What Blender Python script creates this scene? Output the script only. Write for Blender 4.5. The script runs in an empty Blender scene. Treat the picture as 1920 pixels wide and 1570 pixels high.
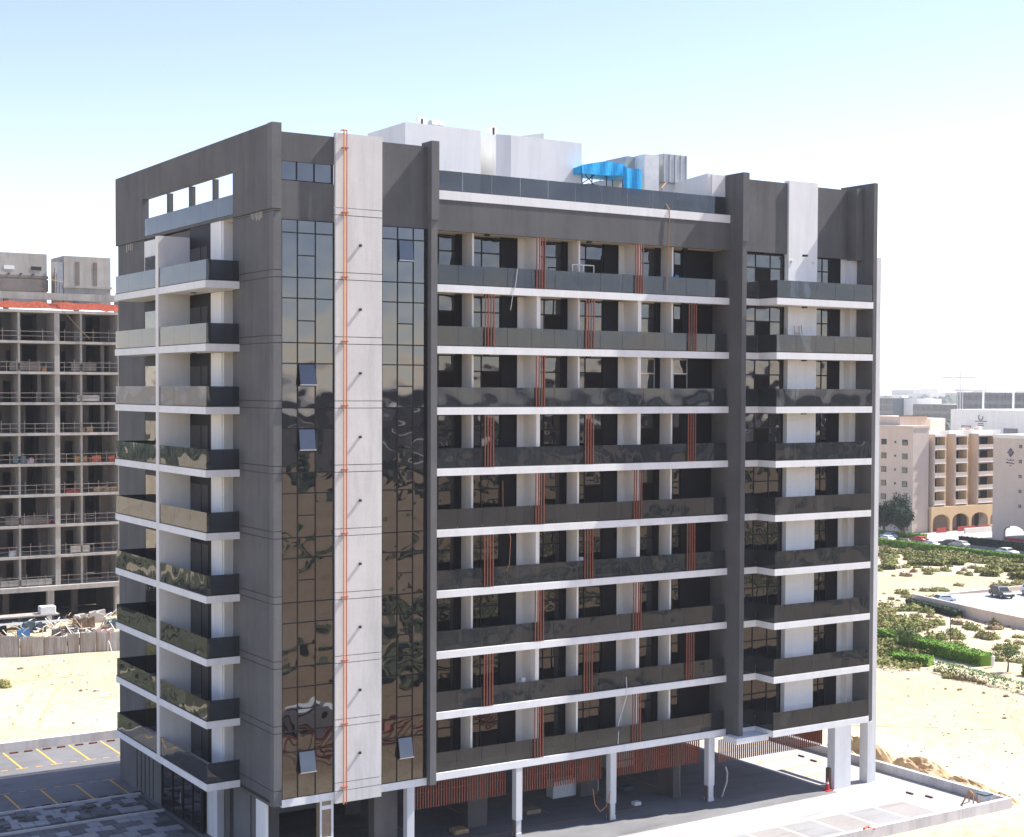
import bpy, bmesh, math, random
from mathutils import Vector, Matrix, noise
rnd = random.Random(7)
S = bpy.context.scene
COL = S.collection

# ------------------------------------------------------------------ camera
FOC, CYP = 2812.2, 817.0          # focal length and principal row of the photograph, in its pixels (1920 x 1570)
YAW, PITCH, ROLL = 0.568963, 0.030377, -0.0040887
cy_, sy_ = math.cos(YAW), math.sin(YAW); cp_, sp_ = math.cos(PITCH), math.sin(PITCH)
fwd = Vector((sy_*cp_, cy_*cp_, -sp_)); rgt = Vector((cy_, -sy_, 0)); dwn = fwd.cross(rgt)
c_, s_ = math.cos(ROLL), math.sin(ROLL)
rgt, dwn = rgt*c_ + dwn*s_, dwn*c_ - rgt*s_
cam = bpy.data.cameras.new('camera'); camo = bpy.data.objects.new('camera', cam); COL.objects.link(camo)
M = Matrix((rgt, -dwn, -fwd)).transposed().to_4x4(); M.translation = Vector((-30.5, -70.0, 25.08))
camo.matrix_world = M
cam.sensor_fit = 'HORIZONTAL'; cam.sensor_width = 36.0; cam.lens = 36.0*FOC/1920.0
cam.shift_y = (CYP-785.0)/1920.0
cam.clip_start = 1.0; cam.clip_end = 20000
S.camera = camo

# ------------------------------------------------------------------ light
SUNV = Vector((1.0, -0.14, 1.20)).normalized()      # towards the sun
W = bpy.data.worlds.new('World'); S.world = W; W.use_nodes = True
wn = W.node_tree.nodes; wl = W.node_tree.links
sky = wn.new('ShaderNodeTexSky'); sky.sky_type = 'NISHITA'; sky.sun_disc = False
sky.sun_elevation = math.asin(SUNV.z); sky.sun_rotation = math.atan2(SUNV.x, SUNV.y)
sky.air_density = 0.75; sky.dust_density = 0.1; sky.ozone_density = 1.0; sky.altitude = 10
bg = wn['Background']; bg.inputs['Strength'].default_value = 0.138
tn = wn.new('ShaderNodeMix'); tn.data_type = 'RGBA'; tn.blend_type = 'MULTIPLY'; tn.inputs[0].default_value = 1.0   # camera white balance
tn.inputs[7].default_value = (1.12, .92, .90, 1)
wl.new(sky.outputs[0], tn.inputs[6]); wl.new(tn.outputs[2], bg.inputs['Color'])
sun = bpy.data.lights.new('sun', 'SUN'); sun.energy = 5.0; sun.angle = math.radians(0.5); sun.color = (1.0, 0.96, 0.90)
suno = bpy.data.objects.new('sun', sun); COL.objects.link(suno)
suno.rotation_euler = SUNV.to_track_quat('Z', 'Y').to_euler()
S.view_settings.view_transform = 'Standard'; S.view_settings.look = 'None'
S.view_settings.gamma = 1.0; S.view_settings.use_curve_mapping = False
S.view_settings.exposure = 1.12
S.cycles.max_bounces = 8; S.cycles.transparent_max_bounces = 12; S.cycles.caustics_reflective = False
S.cycles.use_denoising = True

# ------------------------------------------------------------------ materials
MATS = {}
def new_mat(name):
    m = bpy.data.materials.new(name); m.use_nodes = True
    nt = m.node_tree; b = nt.nodes['Principled BSDF']
    return m, nt, b
def pos_node(nt, scale=(1, 1, 1)):
    g = nt.nodes.new('ShaderNodeNewGeometry'); mp = nt.nodes.new('ShaderNodeMapping')
    mp.inputs['Scale'].default_value = scale
    nt.links.new(g.outputs['Position'], mp.inputs['Vector']); return mp.outputs[0]
def noise_n(nt, vec, scale, detail=4, rough=.6, dist=0):
    n = nt.nodes.new('ShaderNodeTexNoise'); n.inputs['Scale'].default_value = scale
    n.inputs['Detail'].default_value = detail; n.inputs['Roughness'].default_value = rough
    n.inputs['Distortion'].default_value = dist
    nt.links.new(vec, n.inputs['Vector']); return n.outputs['Fac']
def ramp(nt, fac, stops):
    r = nt.nodes.new('ShaderNodeValToRGB'); el = r.color_ramp.elements
    while len(el) > len(stops): el.remove(el[-1])
    while len(el) < len(stops): el.new(1)
    for e, (p, c) in zip(el, stops): e.position = p; e.color = (*c, 1)
    nt.links.new(fac, r.inputs[0]); return r.outputs[0]
def mixc(nt, fac, a, b, mode='MIX'):
    n = nt.nodes.new('ShaderNodeMix'); n.data_type = 'RGBA'; n.blend_type = mode
    for s, v in ((0, fac), (6, a), (7, b)):
        if isinstance(v, (int, float)): n.inputs[s].default_value = v
        elif isinstance(v, tuple): n.inputs[s].default_value = (*v, 1)
        else: nt.links.new(v, n.inputs[s])
    return n.outputs[2]
def bump(nt, b, h, dist=.02, strength=.5):
    n = nt.nodes.new('ShaderNodeBump'); n.inputs['Distance'].default_value = dist; n.inputs['Strength'].default_value = strength
    nt.links.new(h, n.inputs['Height']); nt.links.new(n.outputs[0], b.inputs['Normal'])
def mul(c, k): return tuple(min(1, x*k) for x in c)

def stucco(name, col, var=.14, speck=.22, streak=.1, rough=.9, bscale=35, bd=.006):
    m, nt, b = new_mat(name)
    p = pos_node(nt)
    big = noise_n(nt, p, .35, 5); fine = noise_n(nt, p, 13, 5, .85)
    c = ramp(nt, big, [(.3, mul(col, 1-var)), (.7, mul(col, 1+var))])
    c = mixc(nt, 1.0, c, ramp(nt, fine, [(.3, (1-speck,)*3), (.7, (1, 1, 1))]), 'MULTIPLY')
    sv = noise_n(nt, pos_node(nt, (.75, .75, .07)), 1.3, 6, .75, .5)
    c = mixc(nt, 1.0, c, ramp(nt, sv, [(.32, (1-streak*2.2,)*3), (.55, (1, 1, 1))]), 'MULTIPLY')
    nt.links.new(c, b.inputs['Base Color']); b.inputs['Roughness'].default_value = rough
    bump(nt, b, fine, bd, .6)
    MATS[name] = m; return m
def plain(name, col, rough=.6, metal=0.0, var=.08, scale=3, spec=.5):
    m, nt, b = new_mat(name)
    n = noise_n(nt, pos_node(nt), scale, 4)
    nt.links.new(ramp(nt, n, [(.3, mul(col, 1-var)), (.7, mul(col, 1+var))]), b.inputs['Base Color'])
    b.inputs['Roughness'].default_value = rough; b.inputs['Metallic'].default_value = metal
    b.inputs['Specular IOR Level'].default_value = spec
    MATS[name] = m; return m
def glassy(name, col, ior=2.2, wob=.05, scale=.55, rough=.015):
    m, nt, b = new_mat(name)
    b.inputs['Base Color'].default_value = (*col, 1); b.inputs['Roughness'].default_value = rough
    b.inputs['IOR'].default_value = ior
    oi = nt.nodes.new('ShaderNodeObjectInfo'); g = nt.nodes.new('ShaderNodeNewGeometry')
    v = nt.nodes.new('ShaderNodeVectorMath'); v.operation = 'MULTIPLY_ADD'
    cmb = nt.nodes.new('ShaderNodeCombineXYZ')
    for i in range(3): nt.links.new(oi.outputs['Random'], cmb.inputs[i])
    v.inputs[1].default_value = (37, 53, 71)
    nt.links.new(cmb.outputs[0], v.inputs[0]); nt.links.new(g.outputs['Position'], v.inputs[2])
    n = noise_n(nt, v.outputs[0], scale, 1, .5)
    bump(nt, b, n, wob, 1.0)
    MATS[name] = m; return m

stucco('grey_stucco', (.131, .131, .130), streak=.1)
stucco('grey_stucco_light', (.160, .160, .157), streak=.06)
stucco('white_stucco', (.84, .84, .82), var=.04, speck=.07, streak=.05)
stucco('stripe_stucco', (.72, .70, .66), var=.06, speck=.12, streak=.08)
stucco('cream_stucco', (.82, .80, .75), var=.05, speck=.08, streak=.04)
stucco('raw_concrete', (.44, .41, .37), var=.18, speck=.22, streak=.14)
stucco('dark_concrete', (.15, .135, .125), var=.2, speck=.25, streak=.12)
stucco('block_wall', (.22, .185, .16), var=.25, speck=.25, streak=.12)
stucco('white_kerb', (.62, .60, .60), var=.08, speck=.1, streak=.12)
stucco('column_white', (.72, .72, .71), var=.05, speck=.06, streak=.08)
stucco('beige_stucco', (.66, .55, .46), var=.04, speck=.08, streak=.05)
stucco('sunlit_stucco', (.74, .53, .30), var=.05, speck=.08, streak=.04)  # sun's yellow put into the beige of the far block's front
stucco('soffit', (.70, .65, .56), var=.04, speck=.05, streak=0)
plain('charcoal_panel', (.010, .009, .012), .55, spec=.2)
plain('dark_frame', (.010, .010, .013), .5, spec=.3)
plain('silver_frame', (.55, .55, .55), .35, .6)
plain('white_paint', (.78, .78, .76), .5)
plain('red_timber', (.24, .070, .040), .55, var=.25, scale=9)
plain('pipe_orange', (.66, .27, .09), .45)
plain('pipe_red', (.45, .13, .08), .45)
plain('black_fitting', (.02, .02, .02), .5)
plain('wood', (.38, .25, .13), .8, var=.25, scale=6)
plain('tan_board', (.30, .22, .15), .85, var=.15)
plain('blue_tarp', (.0, .36, .72), .5, var=.12)
plain('orange_mesh', (.52, .12, .07), .9, var=.35, scale=5)
plain('red_sheet', (.45, .06, .05), .7, var=.3)
plain('tank_white', (.72, .72, .70), .5)
plain('duct_metal', (.42, .43, .42), .45, .5)
plain('rope_tan', (.45, .22, .09), .8)
plain('tyre', (.02, .02, .02), .8)
plain('rim', (.4, .4, .42), .35, .8)
plain('car_glass', (.02, .025, .03), .08)
plain('wheel_stop_rubber', (.12, .035, .02), .8, var=.3)
plain('yellow_line', (.72, .40, .07), .75, var=.15, scale=5)
plain('cream_line', (.74, .62, .38), .75, var=.15, scale=5)
plain('pale_line', (.62, .60, .58), .75, var=.1, scale=5)
plain('cone_red', (.5, .03, .03), .6)
plain('bark', (.15, .105, .075), .9, var=.3)
plain('blue_plastic', (.05, .17, .40), .5)
plain('sack_pink', (.50, .38, .36), .9, var=.2)
plain('dark_teal_sheet', (.06, .10, .12), .7, var=.3)
plain('navy_sign', (.03, .03, .09), .5)
plain('sign_grey', (.13, .12, .14), .5)
glassy('curtain_glass', (.008, .009, .012), 2.1, .030, .55)
glassy('window_glass', (.008, .008, .010), 1.85, .035, .8)
glassy('far_glass', (.03, .06, .07), 1.9, .01, .3)
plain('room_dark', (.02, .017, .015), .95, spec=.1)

def rail_glass():
    m, nt, b = new_mat('rail_glass'); nt.nodes.remove(b)
    out = nt.nodes['Material Output']
    tr = nt.nodes.new('ShaderNodeBsdfTransparent'); tr.inputs[0].default_value = (.40, .43, .455, 1)
    gl = nt.nodes.new('ShaderNodeBsdfGlossy'); gl.inputs['Roughness'].default_value = .01; gl.inputs['Color'].default_value = (.95, .97, 1, 1)
    df = nt.nodes.new('ShaderNodeBsdfDiffuse'); df.inputs[0].default_value = (.06, .066, .072, 1)
    fr = nt.nodes.new('ShaderNodeFresnel'); fr.inputs[0].default_value = 1.50
    oi = nt.nodes.new('ShaderNodeObjectInfo')
    n = noise_n(nt, pos_node(nt), .5, 1, .5)
    bp_ = nt.nodes.new('ShaderNodeBump'); bp_.inputs['Distance'].default_value = .035; bp_.inputs['Strength'].default_value = 1
    nt.links.new(n, bp_.inputs['Height'])
    nt.links.new(bp_.outputs[0], gl.inputs['Normal'])
    m1 = nt.nodes.new('ShaderNodeMixShader'); m1.inputs[0].default_value = .45
    nt.links.new(tr.outputs[0], m1.inputs[1]); nt.links.new(df.outputs[0], m1.inputs[2])
    m2 = nt.nodes.new('ShaderNodeMixShader'); nt.links.new(fr.outputs[0], m2.inputs[0])
    nt.links.new(m1.outputs[0], m2.inputs[1]); nt.links.new(gl.outputs[0], m2.inputs[2])
    nt.links.new(m2.outputs[0], out.inputs['Surface'])
    MATS['rail_glass'] = m
rail_glass()

def sand_mat():
    m, nt, b = new_mat('sand')
    p = pos_node(nt)
    a = noise_n(nt, p, .035, 6, .6); c = noise_n(nt, p, .9, 6, .65); d = noise_n(nt, p, 14, 3, .7)
    col = ramp(nt, a, [(.3, (.45, .355, .24)), (.5, (.55, .46, .33)), (.7, (.62, .55, .43))])
    col = mixc(nt, 1.0, col, ramp(nt, c, [(.25, (.72, .68, .62)), (.5, (.96, .95, .93)), (.75, (1, 1, 1))]), 'MULTIPLY')
    col = mixc(nt, 1.0, col, ramp(nt, d, [(.3, (.86, .85, .83)), (.6, (1, 1, 1))]), 'MULTIPLY')
    # browner soil on the side of the plot towards the camera
    sx = nt.nodes.new('ShaderNodeSeparateXYZ'); nt.links.new(p, sx.inputs[0])
    ad = nt.nodes.new('ShaderNodeMath'); ad.operation = 'MULTIPLY_ADD'; ad.inputs[1].default_value = 9.0; nt.links.new(noise_n(nt, p, .12, 4), ad.inputs[0]); nt.links.new(sx.outputs[1], ad.inputs[2])
    mr = nt.nodes.new('ShaderNodeMapRange'); mr.inputs[1].default_value = -4.5; mr.inputs[2].default_value = -16.0; nt.links.new(ad.outputs[0], mr.inputs[0])
    col = mixc(nt, mr.outputs[0], col, mixc(nt, 1.0, col, (.54, .47, .43), 'MULTIPLY'))
    nt.links.new(col, b.inputs['Base Color']); b.inputs['Roughness'].default_value = .95; b.inputs['Specular IOR Level'].default_value = .1
    bump(nt, b, c, .25, .8); MATS['sand'] = m
sand_mat()
def sandpile_mat():
    m, nt, b = new_mat('dug_sand')
    p = pos_node(nt); a = noise_n(nt, p, 1.6, 6, .65)
    nt.links.new(ramp(nt, a, [(.3, (.38, .24, .12)), (.6, (.54, .40, .24))]), b.inputs['Base Color']); b.inputs['Roughness'].default_value = 1
    bump(nt, b, noise_n(nt, p, 5, 4), .08, .8); MATS['dug_sand'] = m
sandpile_mat()
def asphalt(name, col, patch=.2):
    m, nt, b = new_mat(name)
    p = pos_node(nt)
    a = noise_n(nt, p, .22, 6, .65, .6); f = noise_n(nt, p, 20, 3, .8); st = noise_n(nt, pos_node(nt, (.25, 1.2, 1)), .8, 5, .7)
    c = ramp(nt, a, [(.3, mul(col, 1-patch)), (.7, mul(col, 1+patch))])
    c = mixc(nt, 1.0, c, ramp(nt, f, [(.25, (.78,)*3), (.6, (1, 1, 1))]), 'MULTIPLY')
    c = mixc(nt, 1.0, c, ramp(nt, st, [(.28, (.75, .74, .73)), (.5, (1, 1, 1))]), 'MULTIPLY')
    nt.links.new(c, b.inputs['Base Color']); b.inputs['Roughness'].default_value = .85
    bump(nt, b, f, .01, .5); MATS[name] = m
asphalt('asphalt', (.17, .168, .172)); asphalt('pale_paving', (.40, .385, .385), .1)
asphalt('bay_paving', (.31, .285, .275), .12); asphalt('bay_grey', (.29, .285, .29), .12); asphalt('paver_light', (.38, .38, .39), .15); asphalt('paver_dark', (.15, .15, .16), .2)
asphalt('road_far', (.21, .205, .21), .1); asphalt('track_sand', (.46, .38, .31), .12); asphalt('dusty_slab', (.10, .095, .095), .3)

def foliage(name, a, bcol, dry=None):
    m, nt, b = new_mat(name)
    oi = nt.nodes.new('ShaderNodeObjectInfo')
    n = noise_n(nt, pos_node(nt), 1.1, 3)
    c = ramp(nt, n, [(.3, a), (.7, bcol)])
    if dry: c = mixc(nt, ramp(nt, oi.outputs['Random'], [(.6, (0,)*3), (1, (.6,)*3)]), c, dry)
    nt.links.new(c, b.inputs['Base Color']); b.inputs['Roughness'].default_value = .8; b.inputs['Specular IOR Level'].default_value = .2
    b.inputs['Subsurface Weight'].default_value = 0
    MATS[name] = m
foliage('scrub_leaf', (.15, .165, .045), (.28, .27, .095), (.27, .20, .11))
foliage('scrub_dark', (.07, .08, .04), (.13, .13, .07))
foliage('hedge_leaf', (.09, .19, .02), (.18, .32, .04))
foliage('hedge_pale', (.14, .22, .08), (.26, .34, .15))
foliage('tree_leaf', (.07, .11, .035), (.14, .19, .06))
foliage('conifer_leaf', (.02, .04, .022), (.045, .075, .035))
foliage('dry_leaf', (.19, .14, .08), (.29, .20, .11))
foliage('far_leaf', (.05, .07, .04), (.09, .11, .06))

def paint(name, col):
    m, nt, b = new_mat(name)
    b.inputs['Base Color'].default_value = (*col, 1); b.inputs['Roughness'].default_value = .4
    b.inputs['Coat Weight'].default_value = .15; MATS[name] = m
paint('car_white', (.75, .75, .75)); paint('car_silver', (.45, .42, .38)); paint('car_dark', (.035, .045, .045)); paint('car_lightblue', (.5, .6, .68)); paint('car_red', (.45, .05, .05))
def corrug():
    m, nt, b = new_mat('corrugated_sheet')
    p = pos_node(nt, (1, 1, .08)); a = noise_n(nt, p, 2.2, 5, .7)
    oi = nt.nodes.new('ShaderNodeObjectInfo')
    c = ramp(nt, a, [(.3, (.27, .215, .19)), (.5, (.37, .34, .315)), (.68, (.55, .56, .58))])
    nt.links.new(c, b.inputs['Base Color']); b.inputs['Roughness'].default_value = .55; b.inputs['Metallic'].default_value = .15
    MATS['corrugated_sheet'] = m
corrug()

# ------------------------------------------------------------------ object helpers
WL = {}                       # world location of every object made here (no rotated parents except local-built things)
def tag(o, label, cat=None, group=None):
    o['label'] = label
    if cat: o['category'] = cat
    if group: o['group'] = group
    return o
def link(name, data, wloc, parent=None, rz=0.0):
    o = bpy.data.objects.new(name, data); COL.objects.link(o)
    w = Vector(wloc); WL[o.name] = w
    if parent is not None:
        o.parent = parent; o.location = w - WL[parent.name]
    else: o.location = w
    if rz: o.rotation_euler.z = rz
    return o
def empty(name, loc, label, cat, group=None, rz=0):
    return tag(link(name, None, loc, None, rz), label, cat, group)
CUBE_F = [(0, 3, 2, 1), (4, 5, 6, 7), (0, 1, 5, 4), (1, 2, 6, 5), (2, 3, 7, 6), (3, 0, 4, 7)]
class MB:
    def __init__(s): s.v = []; s.f = []; s.m = []; s.mats = []
    def mi(s, mat):
        if mat not in s.mats: s.mats.append(mat)
        return s.mats.index(mat)
    def box(s, x0, y0, z0, x1, y1, z1, mat):
        n = len(s.v); i = s.mi(mat)
        s.v += [(x0, y0, z0), (x1, y0, z0), (x1, y1, z0), (x0, y1, z0), (x0, y0, z1), (x1, y0, z1), (x1, y1, z1), (x0, y1, z1)]
        for f in CUBE_F: s.f.append(tuple(n+k for k in f)); s.m.append(i)
    def hexa(s, pts, mat):
        n = len(s.v); i = s.mi(mat); s.v += [tuple(p) for p in pts]
        for f in CUBE_F: s.f.append(tuple(n+k for k in f)); s.m.append(i)
    def prism(s, poly, z0, z1, mat):
        n = len(s.v); k = len(poly); i = s.mi(mat)
        s.v += [(x, y, z0) for x, y in poly] + [(x, y, z1) for x, y in poly]
        s.f.append(tuple(n+j for j in range(k-1, -1, -1))); s.f.append(tuple(n+k+j for j in range(k)))
        for j in range(k): s.f.append((n+j, n+(j+1) % k, n+k+(j+1) % k, n+k+j))
        s.m += [i]*(k+2)
    def tube(s, a, b, r, mat, seg=6, r2=None):
        a, b = Vector(a), Vector(b); d = (b-a).normalized(); r2 = r if r2 is None else r2
        u = d.orthogonal().normalized(); w = d.cross(u); n = len(s.v); i = s.mi(mat)
        for p, rr in ((a, r), (b, r2)):
            for j in range(seg):
                t = 2*math.pi*j/seg; s.v.append(tuple(p+u*math.cos(t)*rr+w*math.sin(t)*rr))
        for j in range(seg): s.f.append((n+j, n+(j+1) % seg, n+seg+(j+1) % seg, n+seg+j)); s.m.append(i)
        s.f.append(tuple(n+j for j in range(seg-1, -1, -1))); s.f.append(tuple(n+seg+j for j in range(seg))); s.m += [i, i]
    def quad(s, a, b, c, d, mat):
        n = len(s.v); s.v += [tuple(a), tuple(b), tuple(c), tuple(d)]; s.f.append((n, n+1, n+2, n+3)); s.m.append(s.mi(mat))
    def mesh(s, name):
        me = bpy.data.meshes.new(name); me.from_pydata(s.v, [], s.f)
        for mt in s.mats: me.materials.append(MATS[mt])
        me.polygons.foreach_set('material_index', s.m); me.update(); return me
    def build(s, name, parent=None, base=None, rz=0):
        """vertices are world coordinates; origin goes to base"""
        if base is None:
            xs = [v[0] for v in s.v]; ys = [v[1] for v in s.v]; zs = [v[2] for v in s.v]
            base = ((min(xs)+max(xs))/2, (min(ys)+max(ys))/2, min(zs))
        s.v = [(v[0]-base[0], v[1]-base[1], v[2]-base[2]) for v in s.v]
        return link(name, s.mesh(name), base, parent, rz)
BOXES = {}
def box(name, x0, y0, z0, x1, y1, z1, mat, parent=None, bev=0.0):
    x0, x1 = min(x0, x1), max(x0, x1); y0, y1 = min(y0, y1), max(y0, y1); z0, z1 = min(z0, z1), max(z0, z1)
    dx, dy, dz = x1-x0, y1-y0, z1-z0
    key = (round(dx, 4), round(dy, 4), round(dz, 4), mat, bev)
    if key not in BOXES:
        mb = MB(); mb.box(-dx/2, -dy/2, 0, dx/2, dy/2, dz, mat); me = mb.mesh(name)
        if bev:
            bm = bmesh.new(); bm.from_mesh(me); bmesh.ops.bevel(bm, geom=bm.edges[:], offset=bev, segments=1, affect='EDGES'); bm.to_mesh(me); bm.free()
        BOXES[key] = me
    return link(name, BOXES[key], ((x0+x1)/2, (y0+y1)/2, z0), parent)
def struct(o): o['kind'] = 'structure'; return o
def stuff(o): o['kind'] = 'stuff'; return o

# ------------------------------------------------------------------ ground
def grid_sheet(name, x0, y0, x1, y1, nx, ny, fz, mat):
    vs = []; fs = []
    for j in range(ny+1):
        for i in range(nx+1):
            x = x0+(x1-x0)*i/nx; y = y0+(y1-y0)*j/ny; vs.append((x, y, fz(x, y)))
    for j in range(ny):
        for i in range(nx):
            a = j*(nx+1)+i; fs.append((a, a+1, a+nx+2, a+nx+1))
    me = bpy.data.meshes.new(name); me.from_pydata(vs, [], fs); me.materials.append(MATS[mat])
    me.polygons.foreach_set('use_smooth', [True]*len(fs)); me.update()
    return link(name, me, (0, 0, 0))
FAR = 7000
def hgt(x, y):
    # open sand: flat in the lot and on the far roads, gently dune-like elsewhere
    h = .5*noise.noise(Vector((x*.045, y*.045, 1.7))) + .16*noise.noise(Vector((x*.22, y*.22, 5.1)))
    lot = max(0, min(1, max(-34-x, x-44.5, -12-y, y-36.5)/5.0)) if True else 0
    return (h*lot) - .05 - (0.0 if lot > 0 else 0)
def ground_z(x, y):
    z = hgt(x, y)
    if x > 150: z = -.05 + (z+.05)*max(0, 1-(x-150)/3)
    if 68 < y < 110 and -20 < x < 40: z = -.05 + (z+.05)*.3
    return z
g1 = struct(grid_sheet('ground', -140, -160, 260, 240, 320, 320, ground_z, 'sand'))
mb = MB()
for a in ((-FAR, -FAR, FAR, -160), (-FAR, 240, FAR, FAR), (-FAR, -160, -140, 240), (260, -160, FAR, 240)):
    mb.quad((a[0], a[1], -.052), (a[2], a[1], -.052), (a[2], a[3], -.052), (a[0], a[3], -.052), 'sand')
struct(mb.build('ground', base=(0, 0, 0)))

# ------------------------------------------------------------------ the main apartment building
FL = [4.33+3.3*k for k in range(9)]          # finished slab top of every balcony storey
B = empty('apartment_building', (0, 0, 0), 'finished nine storey apartment block in charcoal stucco and white balcony bands, filling the middle', 'building')
def bx(name, *a, **k): return box(name, *a, parent=k.pop('parent', B), **k)
# structure behind the facades
bx('core_wall', 1.0, 1.75, 3.95, 40.3, 24.2, 34.03, 'white_stucco')
bx('core_wall', .02, 6.8, 3.95, .998, 24.2, 34.03, 'grey_stucco')
bx('core_wall', .46, .06, 4.2, 9.2, 1.748, 34.03, 'charcoal_panel')
bx('core_wall', 30.31, .06, 3.95, 40.3, 1.748, 33.5, 'charcoal_panel')
bx('roof_slab', .3, .3, 34.032, 40.2, 24.2, 34.3, 'raw_concrete')
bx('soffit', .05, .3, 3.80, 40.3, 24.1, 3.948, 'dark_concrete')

def jointed(name, x0, y0, x1, y1, z0, z1, mat, joints, gap=.035):
    """a wall made of separate panels between recessed joints"""
    joints = sorted(joints)
    zs = [z0]+[j for j in joints if z0+.05 < j < z1-.05]+[z1]
    for i in range(len(zs)-1):
        bx(name, x0, y0, zs[i]+(gap/2 if i else 0), x1, y1, zs[i+1]-(gap/2 if i < len(zs)-2 else 0), mat)
JN = []
for k in range(10): z = 4.33+3.3*k; JN += [z-.02, z+.35]
JN = [j for j in JN if j > 4.5]
# corner wall, left face (X = 0), and corner pier
bx('wall_core', .04, .04, 3.99, .9, 5.2, 34.1, 'black_fitting')
jointed('wall_panel', 0, .46, .95, 5.28, 4.15, 34.12, 'grey_stucco', JN)
jointed('corner_pier', 0.0, -.06, .44, .455, 3.9, 34.12, 'grey_stucco_light', JN)
bx('corner_pier', -.10, -.12, 34.14, .42, .455, 38.42, 'grey_stucco_light')
# left parapet band with the long roof terrace opening
bx('parapet_wall', -.10, .46, 34.14, .3, 5.03, 38.40, 'grey_stucco')
bx('parapet_wall', -.10, 19.4, 34.14, .3, 24.6, 38.40, 'grey_stucco')
bx('parapet_wall', -.10, 5.032, 36.6, .3, 19.398, 38.40, 'grey_stucco')
bx('parapet_wall', -.10, 5.032, 34.14, .3, 19.398, 34.27, 'grey_stucco')
for a, b_ in ((8.75, 9.1), (12.3, 12.75), (15.95, 16.4)): bx('terrace_pillar', .36, a, 34.3, .6, b_, 36.62, 'grey_stucco')
bx('parapet_wall', .3, 24.3, 34.3, 40.2, 24.6, 35.0, 'grey_stucco')
bx('parapet_wall', 40.2, .3, 34.3, 40.5, 24.6, 36.8, 'grey_stucco')
# left grey end wall and its rear edge
bx('wall_panel', 0, 19.3, 3.95, .9, 24.42, 34.12, 'grey_stucco')
# front upper wall between corner pier and white stripe (with a ribbon window)
bx('upper_wall', .44, 0, 33.64, 3.37, .3, 35.58, 'grey_stucco'); bx('upper_wall', .44, 0, 36.56, 3.37, .3, 38.0, 'grey_stucco')
w = bx('ribbon_window', .45, .10, 35.58, 3.36, .16, 35.64, 'dark_frame')
for x in (.45, 1.30, 2.27, 3.30): box('mullion', x, .06, 35.60, x+.06, .16, 36.55, 'dark_frame', w)
for a, b_ in ((.51, 1.30), (1.36, 2.27), (2.33, 3.30)): box('pane', a, .10, 35.64, b_, .13, 36.54, 'curtain_glass', w)
bx('upper_wall', 6.12, 0, 33.64, 9.0, .3, 38.0, 'grey_stucco')
# white stripe between the two glass shafts
bx('stripe_core', 3.45, -.10, 4.0, 6.0, .3, 34.0, 'dark_concrete')
jointed('white_stripe_panel', 3.37, -.18, 6.06, .05, 3.62, 38.2, 'stripe_stucco', JN+[4.25])
# curtain glass shafts
def tilt_pane(x0, x1, z0, z1, par, deg=14):
    """top hung sash pushed open at its foot"""
    h = z1-z0; a = math.radians(deg); mb = MB(); t = .05
    y1 = -.07-h*math.sin(a); zb = z1-h*math.cos(a)
    mb.hexa([(x0, y1, zb), (x1, y1, zb), (x1, y1+t, zb+.01), (x0, y1+t, zb+.01), (x0, -.07, z1), (x1, -.07, z1), (x1, -.02, z1), (x0, -.02, z1)], 'curtain_glass')
    o = mb.build('open_sash', par)
    fr = MB()
    for xa in (x0-.03, x1): fr.hexa([(xa, y1-.01, zb-.02), (xa+.03, y1-.01, zb-.02), (xa+.03, y1+t+.01, zb), (xa, y1+t+.01, zb), (xa, -.08, z1), (xa+.03, -.08, z1), (xa+.03, -.01, z1), (xa, -.01, z1)], 'dark_frame')
    fr.box(x0-.03, y1-.012, zb-.05, x1+.03, y1+t+.012, zb-.005, 'silver_frame')
    fr.build('sash_frame', o)
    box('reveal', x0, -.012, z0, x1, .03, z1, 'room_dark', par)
def shaft(xs, opens):
    sh = link('glass_shaft', None, (xs[0], 0, 4.2), B)
    X0, X1 = xs[0], xs[-1]
    zl = []
    for k in range(9):
        z = FL[k] if k else 4.2
        zl.append((z, 'a')); zl.append((FL[k]+2.25, 'b'))
    zs = [z for z, _ in zl]+[33.63]
    for x in xs: 
        e = .045 if x in (X0, X1) else .03
        box('mullion', max(X0, x-e), -.04, 4.2, min(X1, x+e), .05, 33.63, 'dark_frame', sh)
    for z in zs:
        for i in range(3): box('transom', xs[i]+.04, -.035, max(4.2, z-.03), xs[i+1]-.04, .05, min(33.63, z+.03), 'dark_frame', sh)
    for i in range(len(zs)-1):
        for c in range(3):
            a, b_ = xs[c]+.035, xs[c+1]-.035
            z0, z1 = zs[i]+.03, zs[i+1]-.03
            if c == 1 and i % 2 == 0:
                zm = zs[i]+1.12 if i else FL[0]+1.12
                box('transom', a, -.035, zm-.03, b_, .05, zm+.03, 'dark_frame', sh)
                box('pane', a, -.012, z0, b_, .02, zm-.03, 'curtain_glass', sh)
                if i//2 in opens: tilt_pane(a+.03, b_-.03, zm+.05, z1-.02, sh, opens[i//2])
                else: box('pane', a, -.018, zm+.03, b_, .02, z1, 'curtain_glass', sh)
            else: box('pane', a, -.012, z0, b_, .02, z1, 'curtain_glass', sh)
    return sh
shaft([.44, 1.33, 2.32, 3.37], {0: 13, 5: 9, 6: 12})
shaft([6.12, 7.06, 8.0, 8.86], {0: 13, 8: 5})
bx('base_band', .44, -.05, 3.80, 3.368, .3, 4.198, 'white_paint')
bx('base_band', 6.062, -.05, 3.80, 8.87, .3, 4.198, 'white_paint')
# second pier
bx('pier', 8.87, -.42, 3.86, 9.25, 1.7, 34.1, 'grey_stucco_light')
bx('pier', 8.84, -.50, 34.1, 9.30, .6, 38.25, 'grey_stucco_light')
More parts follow.
